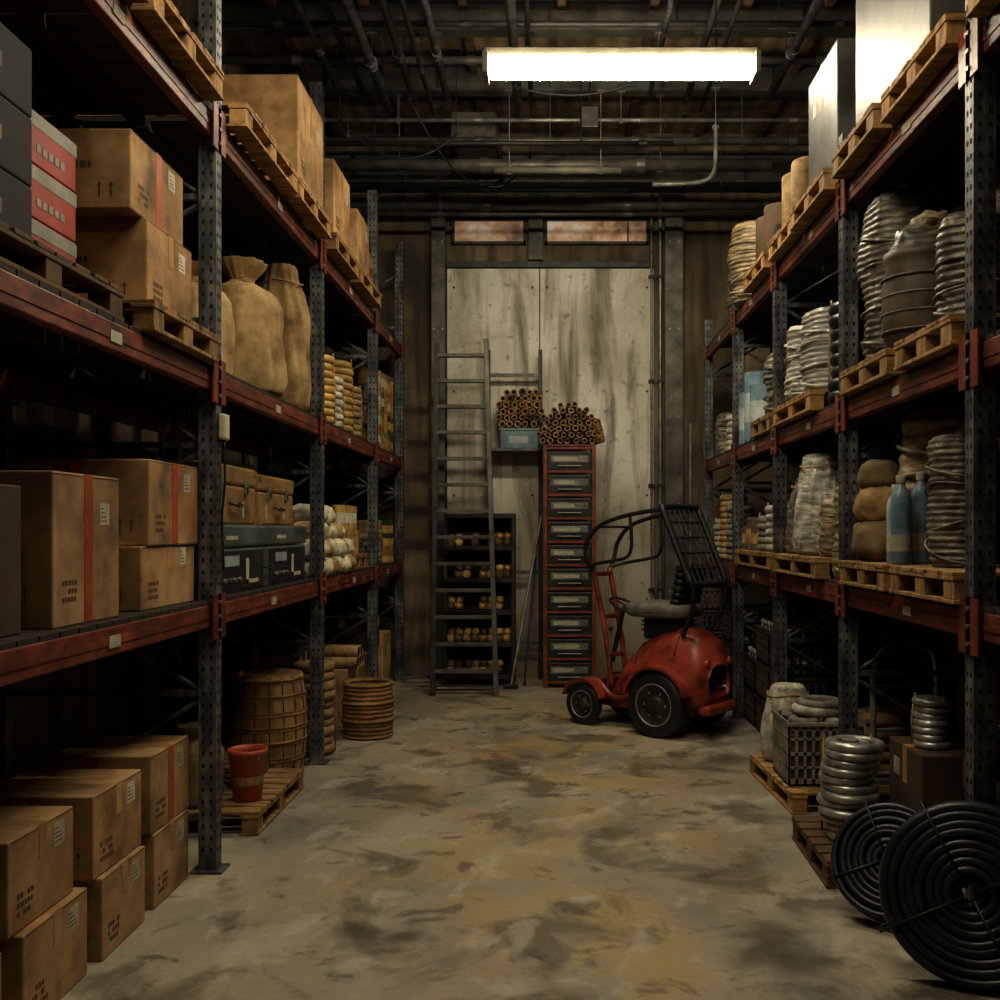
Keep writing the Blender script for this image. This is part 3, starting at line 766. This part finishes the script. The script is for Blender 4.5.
coilstack(-1.82,7.78,z,.14,.034,9,'yel','yellow_hose_coil'); coilstack(-1.82,8.12,z,.14,.034,7,'rope','rope_coil')
coilstack(-1.82,8.5,z,.14,.035,10,'yel','yellow_hose_coil'); coilstack(-1.82,8.9,z,.14,.032,8,'ropet','rope_coil')
b = MB()
for i in range(6):
    for j in range(2): bottle(b, -j*.15, i*.2, 0, .07, .82, 'green', 'bluew')
b.obj('glass_bottles', (-2.12,7.65,z))
drum(-1.88,9.28,z,.14,.5,'ropet','wooden_keg')
b = MB()
for lv in range(4):
    for i in range(7): can(b, -.0, i*.2, lv*.2, .08, .2, R.choice(['yel','ropet','green','gold','clay']), R.choice(['label','yel','ropet']))
b.obj('stacked_tins', (-1.80,9.78,z))
# L3
z = LL[2]; zp = z+.13
pallet(-2.6,-1.58,2.95,3.95,z); pallet(-2.6,-1.58,4.0,4.85,z)
carton(-2.4,-1.72,3.0,3.8,zp,zp+.6)
pallet(-2.6,-1.56,5.15,6.2,z); pallet(-2.6,-1.56,6.25,7.15,z)
carton(-2.5,-1.61,6.38,7.1,zp,zp+.70, tape=None)
pallet(-2.6,-1.58,7.4,8.3,z); carton(-2.4,-1.62,7.5,8.1,zp,zp+.58)
pallet(-2.6,-1.58,8.4,9.4,z); carton(-2.4,-1.62,8.42,8.95,zp,zp+.5); carton(-2.4,-1.66,9.0,9.4,zp,zp+.34)
# left floor
pallet(-2.65,-1.62,5.55,6.6,0,'wood'); pallet(-2.5,-1.84,6.05,6.55,.13,'wooddark')
b = MB(); b.lathe([(0,0),(.075,0),(.08,.005),(.106,.27),(.114,.275),(.114,.3),(.104,.3),(.1,.27),(.078,.02),(0,.02)], 'bucket', 28)
b.lathe([(.0905,.10),(.0955,.15)], 'ropet', 28)
b.tube([(.11*math.cos(a), .02+.03*math.sin(a), .27-.11*math.sin(a)) for a in [pi*i/12 for i in range(13)]], .003, 'steell', 6, X=RZ(-.9))
b.obj('bucket', (-1.76,5.82,.13))
sack(-2.05,5.75,.13,.17,.45,'beige',seed=3)
flatsacks(-2.3,5.28,0,3,.5,.35,.14,'beige',seed=2)
drum(-1.98,6.98,0,.28,.70,'bale','wooden_barrel',bands=(.05,.2,.36,.5,.64,.8,.95),bk='wicker')
coilstack(-1.80,7.62,0,.16,.04,10,'ropet','rope_coil')
basket(-1.50,8.25,0,.205,.44)
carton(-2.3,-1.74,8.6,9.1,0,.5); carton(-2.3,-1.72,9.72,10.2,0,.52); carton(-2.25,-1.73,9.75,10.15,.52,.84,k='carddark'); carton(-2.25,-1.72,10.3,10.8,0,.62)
b = MB()
for i, (a, c, r_) in enumerate(((0,0,.05),(.11,0,.05),(.22,.0,.05),(.05,.088,.05),(.16,.088,.05))):
    b.cyl((-.28,a-.1,r_+c), (.34,a-.1-.05,r_+c), r_, 'ropet', 16, caps=False); b.cyl((-.275,a-.1,r_+c), (.335,a-.1-.05,r_+c), r_*.8, 'hole', 14)
b.obj('cardboard_tubes', (-2.0,8.8,.5))
carton(-2.6,-2.0,7.95,8.45,0,.75,k='carddark')

# ------------------------------------------------------------------ RIGHT RACK contents
z = RL[2]; zp = z+.13
pallet(1.6,2.65,2.95,3.85,z); pallet(1.6,2.65,4.05,4.85,z); pallet(1.58,2.65,4.9,5.62,z)
carton(1.68,2.5,4.42,5.5,zp,zp+1.05,sd=-1,k='silver',name='foil_wrapped_crate',lab=False,txt=False)
pallet(1.58,2.65,5.78,6.6,z); carton(1.68,2.45,5.85,6.5,zp,zp+.78,sd=-1,k='silver',name='foil_wrapped_crate',lab=True,txt=False)
pallet(1.6,2.6,6.65,7.35,z)
b = MB()
for i in range(2): b.lathe([(0,0),(.12,0),(.125,.01),(.125,.41),(.12,.42),(.05,.42),(.045,.40),(0,.40)],'ropet',24,(0,i*.28,0))
b.obj('cardboard_rolls',(1.78,6.85,zp))
pallet(1.6,2.6,7.5,8.3,z); b = MB()
for i in range(2): b.lathe([(0,0),(.13,0),(.135,.01),(.135,.37),(.13,.38),(.05,.38),(.045,.36),(0,.36)],'carddark',24,(0,i*.3,0))
b.obj('cardboard_rolls',(1.78,7.68,zp))
wrapped(1.80,8.72,z,.22,.68,'wrapb',ridges=12,seed=2,top=.92)
wrapped(1.87,9.45,z,.18,.5,'wrapk',ridges=12,seed=5)
# R2
z = RL[1]; zp = z+.13
pallet(1.62,2.55,4.05,4.72,z); pallet(1.62,2.55,4.82,5.6,z)
wrapped(1.86,4.40,zp,.15,.50,'wrapk',ridges=9,seed=1)
def pot(x,y,z,r,h):
    b = MB(); b.lathe([(0,0),(r*.7,0),(r*.9,h*.06),(r,h*.2),(r,h*.55),(r*.88,h*.72),(r*.94,h*.76),(r*.96,h*.82),(r*.8,h*.82),(r*.78,h*.7),(0,h*.68)],'clay',32,folds=10,famp=.01)
    b.blob((0,0,h*.66),r*.86,r*.86,h*.22,'wrapk',p=.8,amp=.25,fr=3,seed=x)
    b.blob((r*.2,-.02,h*.92),r*.55,r*.5,h*.13,'wrapb',p=.8,amp=.25,fr=3,seed=x+4)
    for t in (.15,.3,.45,.6): b.torus((0,0,h*t), r*1.0, .006,'ropeg',32,6)
    b.obj('wrapped_tub',(x,y,z))
pot(1.83,4.92,zp,.19,.58)
wrapped(1.87,5.38,zp,.175,.90,'wrapk',ridges=16,seed=3)
pot(2.22,4.6,zp,.2,.76); wrapped(2.28,5.15,zp,.2,.85,'wrapk',ridges=14,seed=43)
coilstack(1.84,6.0,z,.165,.044,8,'hose','hose_coil')
pallet(1.62,2.5,6.25,7.3,z)
wrapped(1.85,6.52,zp,.20,.54,'wrapw',ridges=10,seed=4,top=.9); wrapped(1.85,7.05,zp,.18,.54,'wrapw',ridges=9,seed=6,top=.9)
wrapped(2.3,6.5,zp,.2,.75,'wrapk',ridges=10,seed=44); wrapped(2.3,7.05,zp,.2,.7,'wrapb',ridges=10,seed=45)
pallet(1.64,2.5,7.5,8.2,z); wrapped(1.85,7.8,zp,.17,.5,'wrapk',ridges=8,seed=8)
b = MB()
for i in range(3): can(b,0,i*.24,0,.11,.46+.14*(i%2),'blue','bluew')
for i in range(3): can(b,.26,i*.24,0,.11,.6,'bluew','blue')
b.obj('blue_canisters',(1.78,8.35,z))
coilstack(1.85,9.3,z,.15,.037,9,'ropeg','rope_coil'); coilstack(1.85,9.75,z,.14,.035,6,'rope','rope_coil'); wrapped(1.85,10.3,z,.14,.45,'wrapk')
# R1
z = RL[0]; zp = z+.13
pallet(1.62,2.5,4.02,4.78,z,'wood'); pallet(1.62,2.5,4.86,5.62,z,'wood')
wrapped(1.87,4.58,zp,.135,.6,'wrapk',ridges=13,seed=11)
b = MB()
bottle(b,0,0,0,.05,.44,'blue','label'); bottle(b,.02,.13,0,.045,.40,'bluew','label'); bottle(b,.12,.06,0,.045,.46,'blue','label')
b.obj('blue_bottles',(1.73,4.93,zp))
wrapped(2.04,5.16,zp,.22,.78,'wrapb',ridges=6,seed=5,top=.8,name='beige_bale')
b = MB(); b.blob((0,0,0),.15,.14,.13,'beige',p=.8,seed=1); b.blob((0.01,.02,.20),.14,.13,.12,'ropet',p=.8,seed=2); b.blob((0.0,.03,.39),.11,.11,.09,'beige',p=.8,seed=3)
b.obj('stacked_sacks',(1.79,5.42,zp))
wrapped(1.84,5.97,z,.14,.58,'wrapb',ridges=8,seed=13)
pallet(1.62,2.5,6.12,7.3,z,'wood')
sack(1.86,6.70,zp,.22,.68,'wrapw',seed=12,tie=False,name='plastic_wrapped_bag',sy=1.15,wrk=.13); sack(1.86,7.16,zp,.16,.55,'wrapk',seed=15,tie=False,name='plastic_wrapped_bag',wrk=.12)
wrapped(1.8,6.28,zp,.1,.36,'wrapb',ridges=5); wrapped(2.3,6.6,zp,.2,.8,'wrapk',ridges=10,seed=51)
pallet(1.64,2.5,7.5,8.9,z,'wood')
coilstack(1.79,7.7,zp,.13,.034,6,'rope','rope_coil'); coilstack(1.79,8.0,zp,.13,.032,5,'ropeg','rope_coil')
wrapped(2.12,7.8,zp,.19,.58,'wrapk',ridges=8,seed=33); wrapped(2.12,8.3,zp,.19,.5,'wrapb',ridges=8,seed=35)
b = MB()
for i in range(3): can(b,0,i*.2,0,.09,.2+.06*(i%2),'clay','ropet')
b.obj('paint_cans',(1.76,8.3,zp))
for i, y in enumerate((9.3,9.65,10.0,10.4)): coilstack(1.84,y,z,.14,.034,7+i%3*2,('rope','ropeg','ropet')[i%3],'rope_coil')
# R floor
pallet(1.42,2.35,5.98,7.05,0,'wood',rz=.04)
plcrate(1.46,1.92,6.12,6.55,.13,.52,'crate','plastic_crate',fill='coils')
sack(1.62,6.82,.13,.17,.52,'rope',seed=21,tie=False,name='white_sack')
coilstack(2.15,6.5,.13,.18,.045,5,'ropet','rope_coil')
pallet(1.32,2.25,4.72,5.5,0,'wooddark',rz=-.03)
coilstack(1.53,5.1,.13,.145,.024,12,'wire','wire_coil',jit=.024)
carton(1.78,2.3,4.78,5.25,.13,.62,sd=-1,k='carddark',name='dark_crate_box')
coilstack(1.9,4.98,.621,.09,.020,7,'wire','wire_coil')
def hosering(c, RR, n, r, rot, k='hose'):
    b = MB()
    for i in range(n):
        rad = RR-i*r*1.75
        for j in range(3):
            b.torus((R.random()*.01, R.random()*.01, (j-1)*r*1.9), rad, r, k, 48, 8)
    b.torus((0,0,0), RR-n*r*1.75, r*1.1, k, 40, 8)
    for a in range(4):
        t = a*pi/2+.5; rm = RR-n*r*.8; w = n*r
        p = [(math.cos(t)*(rm+s_*w), math.sin(t)*(rm+s_*w), h_) for s_, h_ in ((-1.1,-3*r),(-1.1,3*r),(1.1,3*r),(1.1,-3*r))]
        b.tube(p, .006, 'black', 6, closed=True)
    return b.obj('rubber_hose_coil', c, rot=rot)
hosering((1.58,3.76,.335), .315, 8, .019, (math.radians(79),0,math.radians(-22)))
hosering((1.48,4.36,.25), .235, 7, .017, (math.radians(60),0,math.radians(-35)))
b = MB()
for i in range(7): b.torus((R.random()*.02,R.random()*.02,.05+i*.085), .25, .05, 'black', 36, 10)
b.obj('stacked_tires', (2.2,4.22,0))
b = MB()
b.tube(cr_path([(0,-.2,.12),(0,-.2,.6),(.01,-.2,.9),(.03,-.12,1.03),(.03,.12,1.03),(.01,.2,.9),(0,.2,.6),(0,.2,.12)],6), .018,'wire',10)
for zz in (.3,.55,.8): b.cyl((0,-.2,zz),(0,.2,zz),.012,'wire',8)
b.box(-.2,0,-.2,.2,.02,.03,'steeld'); b.cyl((.06,-.25,.1),(.06,.25,.1),.012,'steeld',8); b.box(0,.07,-.19,-.17,.08,.14,'steeld'); b.box(0,.07,.17,.19,.08,.14,'steeld'); b.box(-.01,.01,-.2,.2,.02,.14,'steeld')
for s in (-1,1): b.torus((0,0,0),.075,.026,'black',24,8,X=TR(.06,s*.25,.101)@RX(pi/2)); b.cyl((.06,s*.25-.02,.1),(.06,s*.25+.02,.1),.05,'steell',14)
b.obj('hand_truck',(2.05,5.78,0.0),rz=-1.35)
for i, (y, n) in enumerate(((7.75,3),(8.3,3),(8.85,2),(9.4,3),(9.95,3))):
    for j in range(n): plcrate(1.76,2.3,y-.24,y+.24,j*.3,j*.3+.29,'cratek','storage_crate',fill='bottles' if j == n-1 and i < 4 else None)
plcrate(2.38,2.82,7.5,8.1,0,.5,'cratek','storage_crate')
for j in range(5): plcrate(1.45,1.95,10.3,10.7,j*.22,j*.22+.215,'cratek','storage_crate')

# ------------------------------------------------------------------ far end
b = MB()
def bar(b, p0, p1, w, t, k):
    p0 = Vector(p0); p1 = Vector(p1); d = (p1-p0); L_ = d.length; d.normalize()
    x = Vector((1,0,0)); y = d.cross(x).normalized(); x = y.cross(d).normalized()
    X = Matrix(((x.x,y.x,d.x,p0.x),(x.y,y.y,d.y,p0.y),(x.z,y.z,d.z,p0.z),(0,0,0,1)))
    b.box(-w/2,w/2,-t/2,t/2,0,L_,k,bev=.004,X=X)
yb, yt = 10.25, 10.62
bar(b,(-1.2,yb,0),(-1.2,yt,3.68),.055,.08,'steeld'); bar(b,(-.55,yb,0),(-.68,yt,3.72),.05,.08,'steelm')
for i in range(13):
    z = .25+i*.275; t = z/3.7; y = yb+(yt-yb)*t
    b.box(-1.19,-.56-.13*t,y-.045,y+.045,z-.018,z+.018,'steelm',bev=.003)
b.obj('ladder')
b = MB()
for x in (-1.14,-.40):
    for y in (10.9,11.2): b.box(x-.018,x+.018,y-.018,y+.018,0,1.88,'steeld')
for z in (.1,.45,.8,1.15,1.5,1.85):
    b.box(-1.16,-.38,10.88,11.22,z,z+.018,'steeld'); b.box(-1.16,-.38,10.87,10.885,z-.02,z+.03,'steeld')
b.box(-1.16,-.38,11.21,11.22,.1,1.87,'deck')
b.obj('storage_shelf')
for i, z in enumerate((.1,.45,.8,1.15,1.5)):
    b = MB()
    for q in range(8):
        if R.random() < .2: continue
        xx = -.32+q*.088; kk = R.choice(['yel','gold','ropet','clay','wooddark'])
        b.blob((xx, -.03, 0), .05, .09, .05, kk, seed=q+i*9, nu=16, nv=10, amp=.25)
        b.blob((xx+.01, -.02, .08), .045, .08, .04, R.choice(['yel','ropet','clay','gold']), seed=q+i*5, nu=16, nv=10, amp=.25)
    b.obj('shelf_parts', (-.77, 11.03, z+.018))
b = MB()
for x in (-.70,-.11): b.box(x-.022,x+.022,11.36,11.4,0,3.75,'steeld',bev=.004)
for z in (.4,1.2,3.44): b.box(-.7,-.11,11.365,11.395,z,z+.04,'steelm')
b.box(-.72,-.09,11.12,11.5,2.58,2.61,'steelm',bev=.003)
for x in (-.70,-.11): b.cyl((x,11.36,2.25),(x,11.14,2.58),.01,'steeld',8)
b.obj('bracket_stand')
b = MB(); w_, d_, h_ = .215, .15, .23
b.box(-w_,w_,-d_,d_,0,h_,'blue',bev=.01); b.box(-w_-.012,w_+.012,-d_-.012,d_+.012,h_-.03,h_-.005,'blue',bev=.004)
b.box(-.12,.1,-d_-.003,-d_,.06,.14,'bluew'); b.box(-w_+.015,w_-.015,-d_+.015,d_-.015,h_-.001,h_+.001,'hole')
b.obj('blue_bin',(-.34,11.3,2.61))
cluster('copper_pipe_bundle',(-.34,11.3,2.842),.5,.46,.26,.042,['copper','gold','clay','copper'],ex=5.,jit=.25)
b = MB(); x0,x1,y0,y1 = -.05,.47,10.75,11.2; H = 2.6
for x in (x0,x1):
    for y in (y0,y1): b.box(x-.022,x+.022,y-.02,y+.02,0,H,'redrack',bev=.004)
for i in range(11):
    z = .06+i*.252
    b.box(x0-.01,x1+.01,y0-.015,y0+.01,z-.014,z+.014,'redrack',bev=.003)
    for x in (x0,x1): b.box(x-.01,x+.01,y0,y1,z-.014,z+.014,'redrack')
    if i < 10:
        b.box(x0+.025,x1-.025,y0-.01,y1,z+.016,z+.215,'drawer',bev=.006)
        b.box(x0+.06,x1-.06,y0-.016,y0-.01,z+.10,z+.17,'steell',bev=.002)
        b.box(x0+.09,x1-.12-.1*R.random(),y0-.018,y0-.016,z+.115,z+.155,'label')
        b.cyl((x0+.14,y0-.03,z+.06),(x1-.14,y0-.03,z+.06),.008,'steell',8)
        for xx in (x0+.14,x1-.14): b.cyl((xx,y0-.03,z+.06),(xx,y0-.008,z+.06),.007,'steell',6)
b.box(x0-.02,x1+.02,y0-.02,y1+.02,H,H+.02,'redrack',bev=.004)
b.obj('drawer_cabinet')
cluster('copper_pipe_heap',(.20,10.98,2.622),.56,.44,.46,.036,['copper','gold','copper','ropet'],ex=2.2,splay=.2,jit=.3,droop=9)
b = MB(); b.cyl((-.42,10.72,.02),(-.1,11.33,1.85),.016,'steell',10)
b.box(-.5,-.34,10.68,10.76,0,.05,'steeld',bev=.01); b.obj('broom')
b = MB(); b.cyl((-.28,10.9,.012),(-.16,11.34,1.4),.012,'steeld',10); b.cyl((-.28,10.9,0),(-.275,10.91,.05),.018,'black',10); b.obj('steel_rod')

# ------------------------------------------------------------------ forklift (local +X forward, +Y = left side)
def forklift():
    b = MB()
    b.box(-.58,.50,-.18,.18,.17,.28,'truck',bev=.02)
    secs = [(-.74,.18,.34,.62),(-.725,.245,.26,.74),(-.68,.28,.23,.84),(-.59,.30,.22,.905),(-.46,.305,.22,.93),(-.32,.30,.22,.915),(-.17,.29,.22,.86),(-.03,.275,.22,.77),(.09,.26,.2,.65),(.19,.235,.2,.51),(.26,.20,.2,.38),(.29,.17,.2,.32)]
    nu = 32; vs = []
    for (x, hw, z0, z1) in secs:
        zc = (z0+z1)/2; hh = (z1-z0)/2
        for j in range(nu):
            t = 2*pi*j/nu; c, s_ = math.cos(t), math.sin(t)
            e = .5 if s_ < 0 else .66
            yy = hw*math.copysign(abs(c)**e, c); zz = zc+hh*math.copysign(abs(s_)**e, s_)
            if s_ > 0: yy *= 1-.3*(zz-zc)/hh*.9
            vs.append((x, yy, zz))
    n = len(secs)
    fs = [(i*nu+j, i*nu+(j+1) % nu, (i+1)*nu+(j+1) % nu, (i+1)*nu+j) for i in range(n-1) for j in range(nu)]
    fs.append(list(range(nu))); fs.append([(n-1)*nu+j for j in range(nu)][::-1])
    b.add(vs, fs, 'truck', True)
    for idx in (4, 7, 9):
        xx, hw, z0, z1 = secs[idx]; pts = []
        for j in range(1, 16):
            t = 2*pi*j/nu; c, s_ = math.cos(t), math.sin(t); e = .66
            yy = hw*math.copysign(abs(c)**e, c); hh = (z1-z0)/2; zz = (z0+z1)/2+hh*abs(s_)**e
            yy *= 1-.3*.9*(zz-(z0+z1)/2)/hh; pts.append((xx, yy*1.002, zz+.001))
        b.tube(pts, .005, 'black', 6)
    b.box(-.78,-.66,-.24,.24,.2,.29,'truck',bev=.03)
    for i in range(5): b.box(-.746,-.73,-.10,.10,.40+i*.04,.418+i*.04,'black')
    for s in (-1,1): b.cyl((-.71,s*.18,.64),(-.745,s*.18,.64),.03,'redtape',16)
    def wheel(x, y, r, w, s):
        X = TR(x, y, r) @ RX(-pi/2*s)
        b.lathe([(r*.55,-w/2),(r*.86,-w/2),(r*.97,-w*.36),(r,-w*.2),(r,w*.2),(r*.97,w*.36),(r*.86,w/2),(r*.66,w/2),(r*.62,w*.42),(r*.6,w*.3)],'black',36,X=X)
        b.lathe([(r*.6,w*.3),(r*.62,w*.44),(r*.56,w*.42),(r*.48,w*.22),(r*.3,w*.25),(r*.26,w*.46),(r*.14,w*.5),(0,w*.5)],'steeld',28,X=X)
        b.torus((0,0,w*.44),r*.64,r*.035,'steell',32,6,X=X)
        b.torus((0,0,w*.40),r*.86,r*.02,'steelm',32,6,X=X)
        for i in range(6):
            a = i*pi/3; b.cyl((math.cos(a)*r*.39,math.sin(a)*r*.39,w*.22),(math.cos(a)*r*.39,math.sin(a)*r*.39,w*.32),r*.045,'steell',8,X=X)
        b.lathe([(0,-w/2),(r*.56,-w/2)],'steeld',28,X=X)
    fx = .49
    wheel(-.34,.37,.28,.10,1); wheel(-.34,-.37,.28,.10,-1)
    wheel(fx,.31,.19,.08,1); wheel(fx,-.31,.19,.08,-1)
    b.cyl((fx,-.28,.19),(fx,.28,.19),.035,'steeld',12); b.cyl((-.34,-.33,.28),(-.34,.33,.28),.05,'steeld',12)
    def fender(x, y0, y1, z, r, a0, a1, k='truck'):
        m = 18; vs = []
        for i in range(m+1):
            a = a0+(a1-a0)*i/m
            for rr in (r, r+.02):
                for yy in (y0, y1): vs.append((x+math.cos(a)*rr, yy, z+math.sin(a)*rr))
        fs = []
        for i in range(m):
            o = i*4; p = o+4
            fs += [(o,p,p+1,o+1),(o+2,o+3,p+3,p+2),(o,o+2,p+2,p),(o+1,p+1,p+3,o+3)]
        fs += [(0,1,3,2),(m*4,m*4+2,m*4+3,m*4+1)]
        b.add(vs, fs, k, False)
    for s in (-1,1):
        fender(-.34,s*.26,s*.43,.28,.305,.25,pi-.3)
        fender(fx,s*.2,s*.36,.19,.215,.3,pi*.9)
        b.tube(cr_path([(-.02,s*.22,.32),(.12,s*.25,.27),(.23,s*.25,.28),(.35,s*.24,.37),(fx-.04,s*.22,.40)],5),.028,'truck',10)
    b.box(.0,.45,-.22,.22,.27,.295,'black',bev=.006)
    b.box(.46,.54,-.17,.17,.18,.40,'truck',bev=.03)
    for s in (-1,1):
        b.tube(cr_path([(.32,.12*s,.34),(.36,.12*s,.65),(.44,.12*s,1.05),(.53,.13*s,1.42)],5),.026,'truck',10)
    for z, x in ((.6,.355),(.95,.42),(1.34,.51)): b.box(x-.02,x+.015,-.12,.12,z,z+.045,'truck',bev=.01)
    b.cyl((.40,0,.55),(.27,0,1.06),.022,'black',12)
    X = TR(.26,0,1.08) @ RY(-.45); b.torus((0,0,0),.14,.014,'black',32,8,X=X)
    for a in (0,2.1,4.2): b.cyl((0,0,0),(math.cos(a)*.14,math.sin(a)*.14,0),.01,'black',8,X=X)
    b.cyl((.36,.12,.3),(.30,.16,.86),.01,'steell',8); b.blob((.30,.16,.85),.02,.02,.022,'black',amp=0,flat=False,nu=12,nv=8)
    for s in (-1,1):
        y = s*.24
        b.tube(cr_path([(.53,s*.13,1.38),(.54,y*.9,1.50),(.51,y,1.66),(.38,y,1.80),(.16,y,1.88),(-.12,y,1.93),(-.34,y,1.95)],5),.020,'black',10)
        b.tube(cr_path([(.53,s*.13,1.42),(.42,y,1.46),(.18,y,1.50),(.05,y,1.54),(.01,y,1.66),(.03,y,1.90)],5),.016,'black',10)
    b.cyl((.38,-.24,1.80),(.38,.24,1.80),.012,'black',8)
    def cagept(u, v): return (-.34-.30*v, u*.29, 1.97-.66*v)
    rim = [cagept(u, v) for u, v in ((-.85,0),(.85,0),(1,.06),(1,.94),(.85,1),(-.85,1),(-1,.94),(-1,.06))]
    b.tube(cr_path(rim,4,closed=True),.028,'black',10,closed=True)
    for i in range(1,7):
        u = -1+2*i/7; b.cyl(cagept(u,0),cagept(u,1),.012,'steeld',8)
    for i in range(1,5): v = i/5; b.cyl(cagept(-1,v),cagept(1,v),.013,'steeld',8)
    for s in (-1,1):
        b.tube(cr_path([(-.64,s*.26,1.33),(-.64,s*.26,1.15),(-.58,s*.24,1.0),(-.5,s*.2,.86)],5),.02,'black',10)
    b.box(-.40,-.04,-.14,.14,.80,1.01,'black',bev=.03)
    for z in (.88,.92,.96): b.box(-.41,-.03,-.15,.15,z,z+.012,'steeld')
    b.blob((-.18,0,1.0),.32,.26,.075,'seat',p=.5,amp=.02,fr=2)
    b.torus((0,0,0),.27,.012,'black',32,6,X=TR(-.18,0,1.05)@Matrix.Diagonal((1.15,.93,1,1)))
    for i in range(6):
        b.blob((-.40-.012*i,0,1.11+i*.058),.06,.2,.036,'black',p=.5,amp=.02,fr=2,flat=False,nu=24,nv=10)
    b.cyl((-.42,0,1.0),(-.44,0,1.16),.04,'black',10)
    return b.obj('forklift',(.85,8.68,0),rz=math.radians(140),sc=.96)
forklift()

# ------------------------------------------------------------------ world, camera
w = bpy.data.worlds.new('World'); bpy.context.scene.world = w; w.use_nodes = True
w.node_tree.nodes['Background'].inputs[0].default_value = (.02,.02,.022,1); w.node_tree.nodes['Background'].inputs[1].default_value = .3
cam = bpy.data.cameras.new('camera'); co = bpy.data.objects.new('camera', cam)
bpy.context.scene.collection.objects.link(co)
co.location = (0,0,1.7); co.rotation_euler = (pi/2,0,0)
cam.sensor_width = 36; cam.lens = 36; cam.shift_x = -.05; cam.shift_y = .03; cam.clip_start = .05
bpy.context.scene.camera = co
vs_ = bpy.context.scene.view_settings
vs_.view_transform = 'Standard'; vs_.look = 'None'; vs_.exposure = .42; vs_.gamma = .90
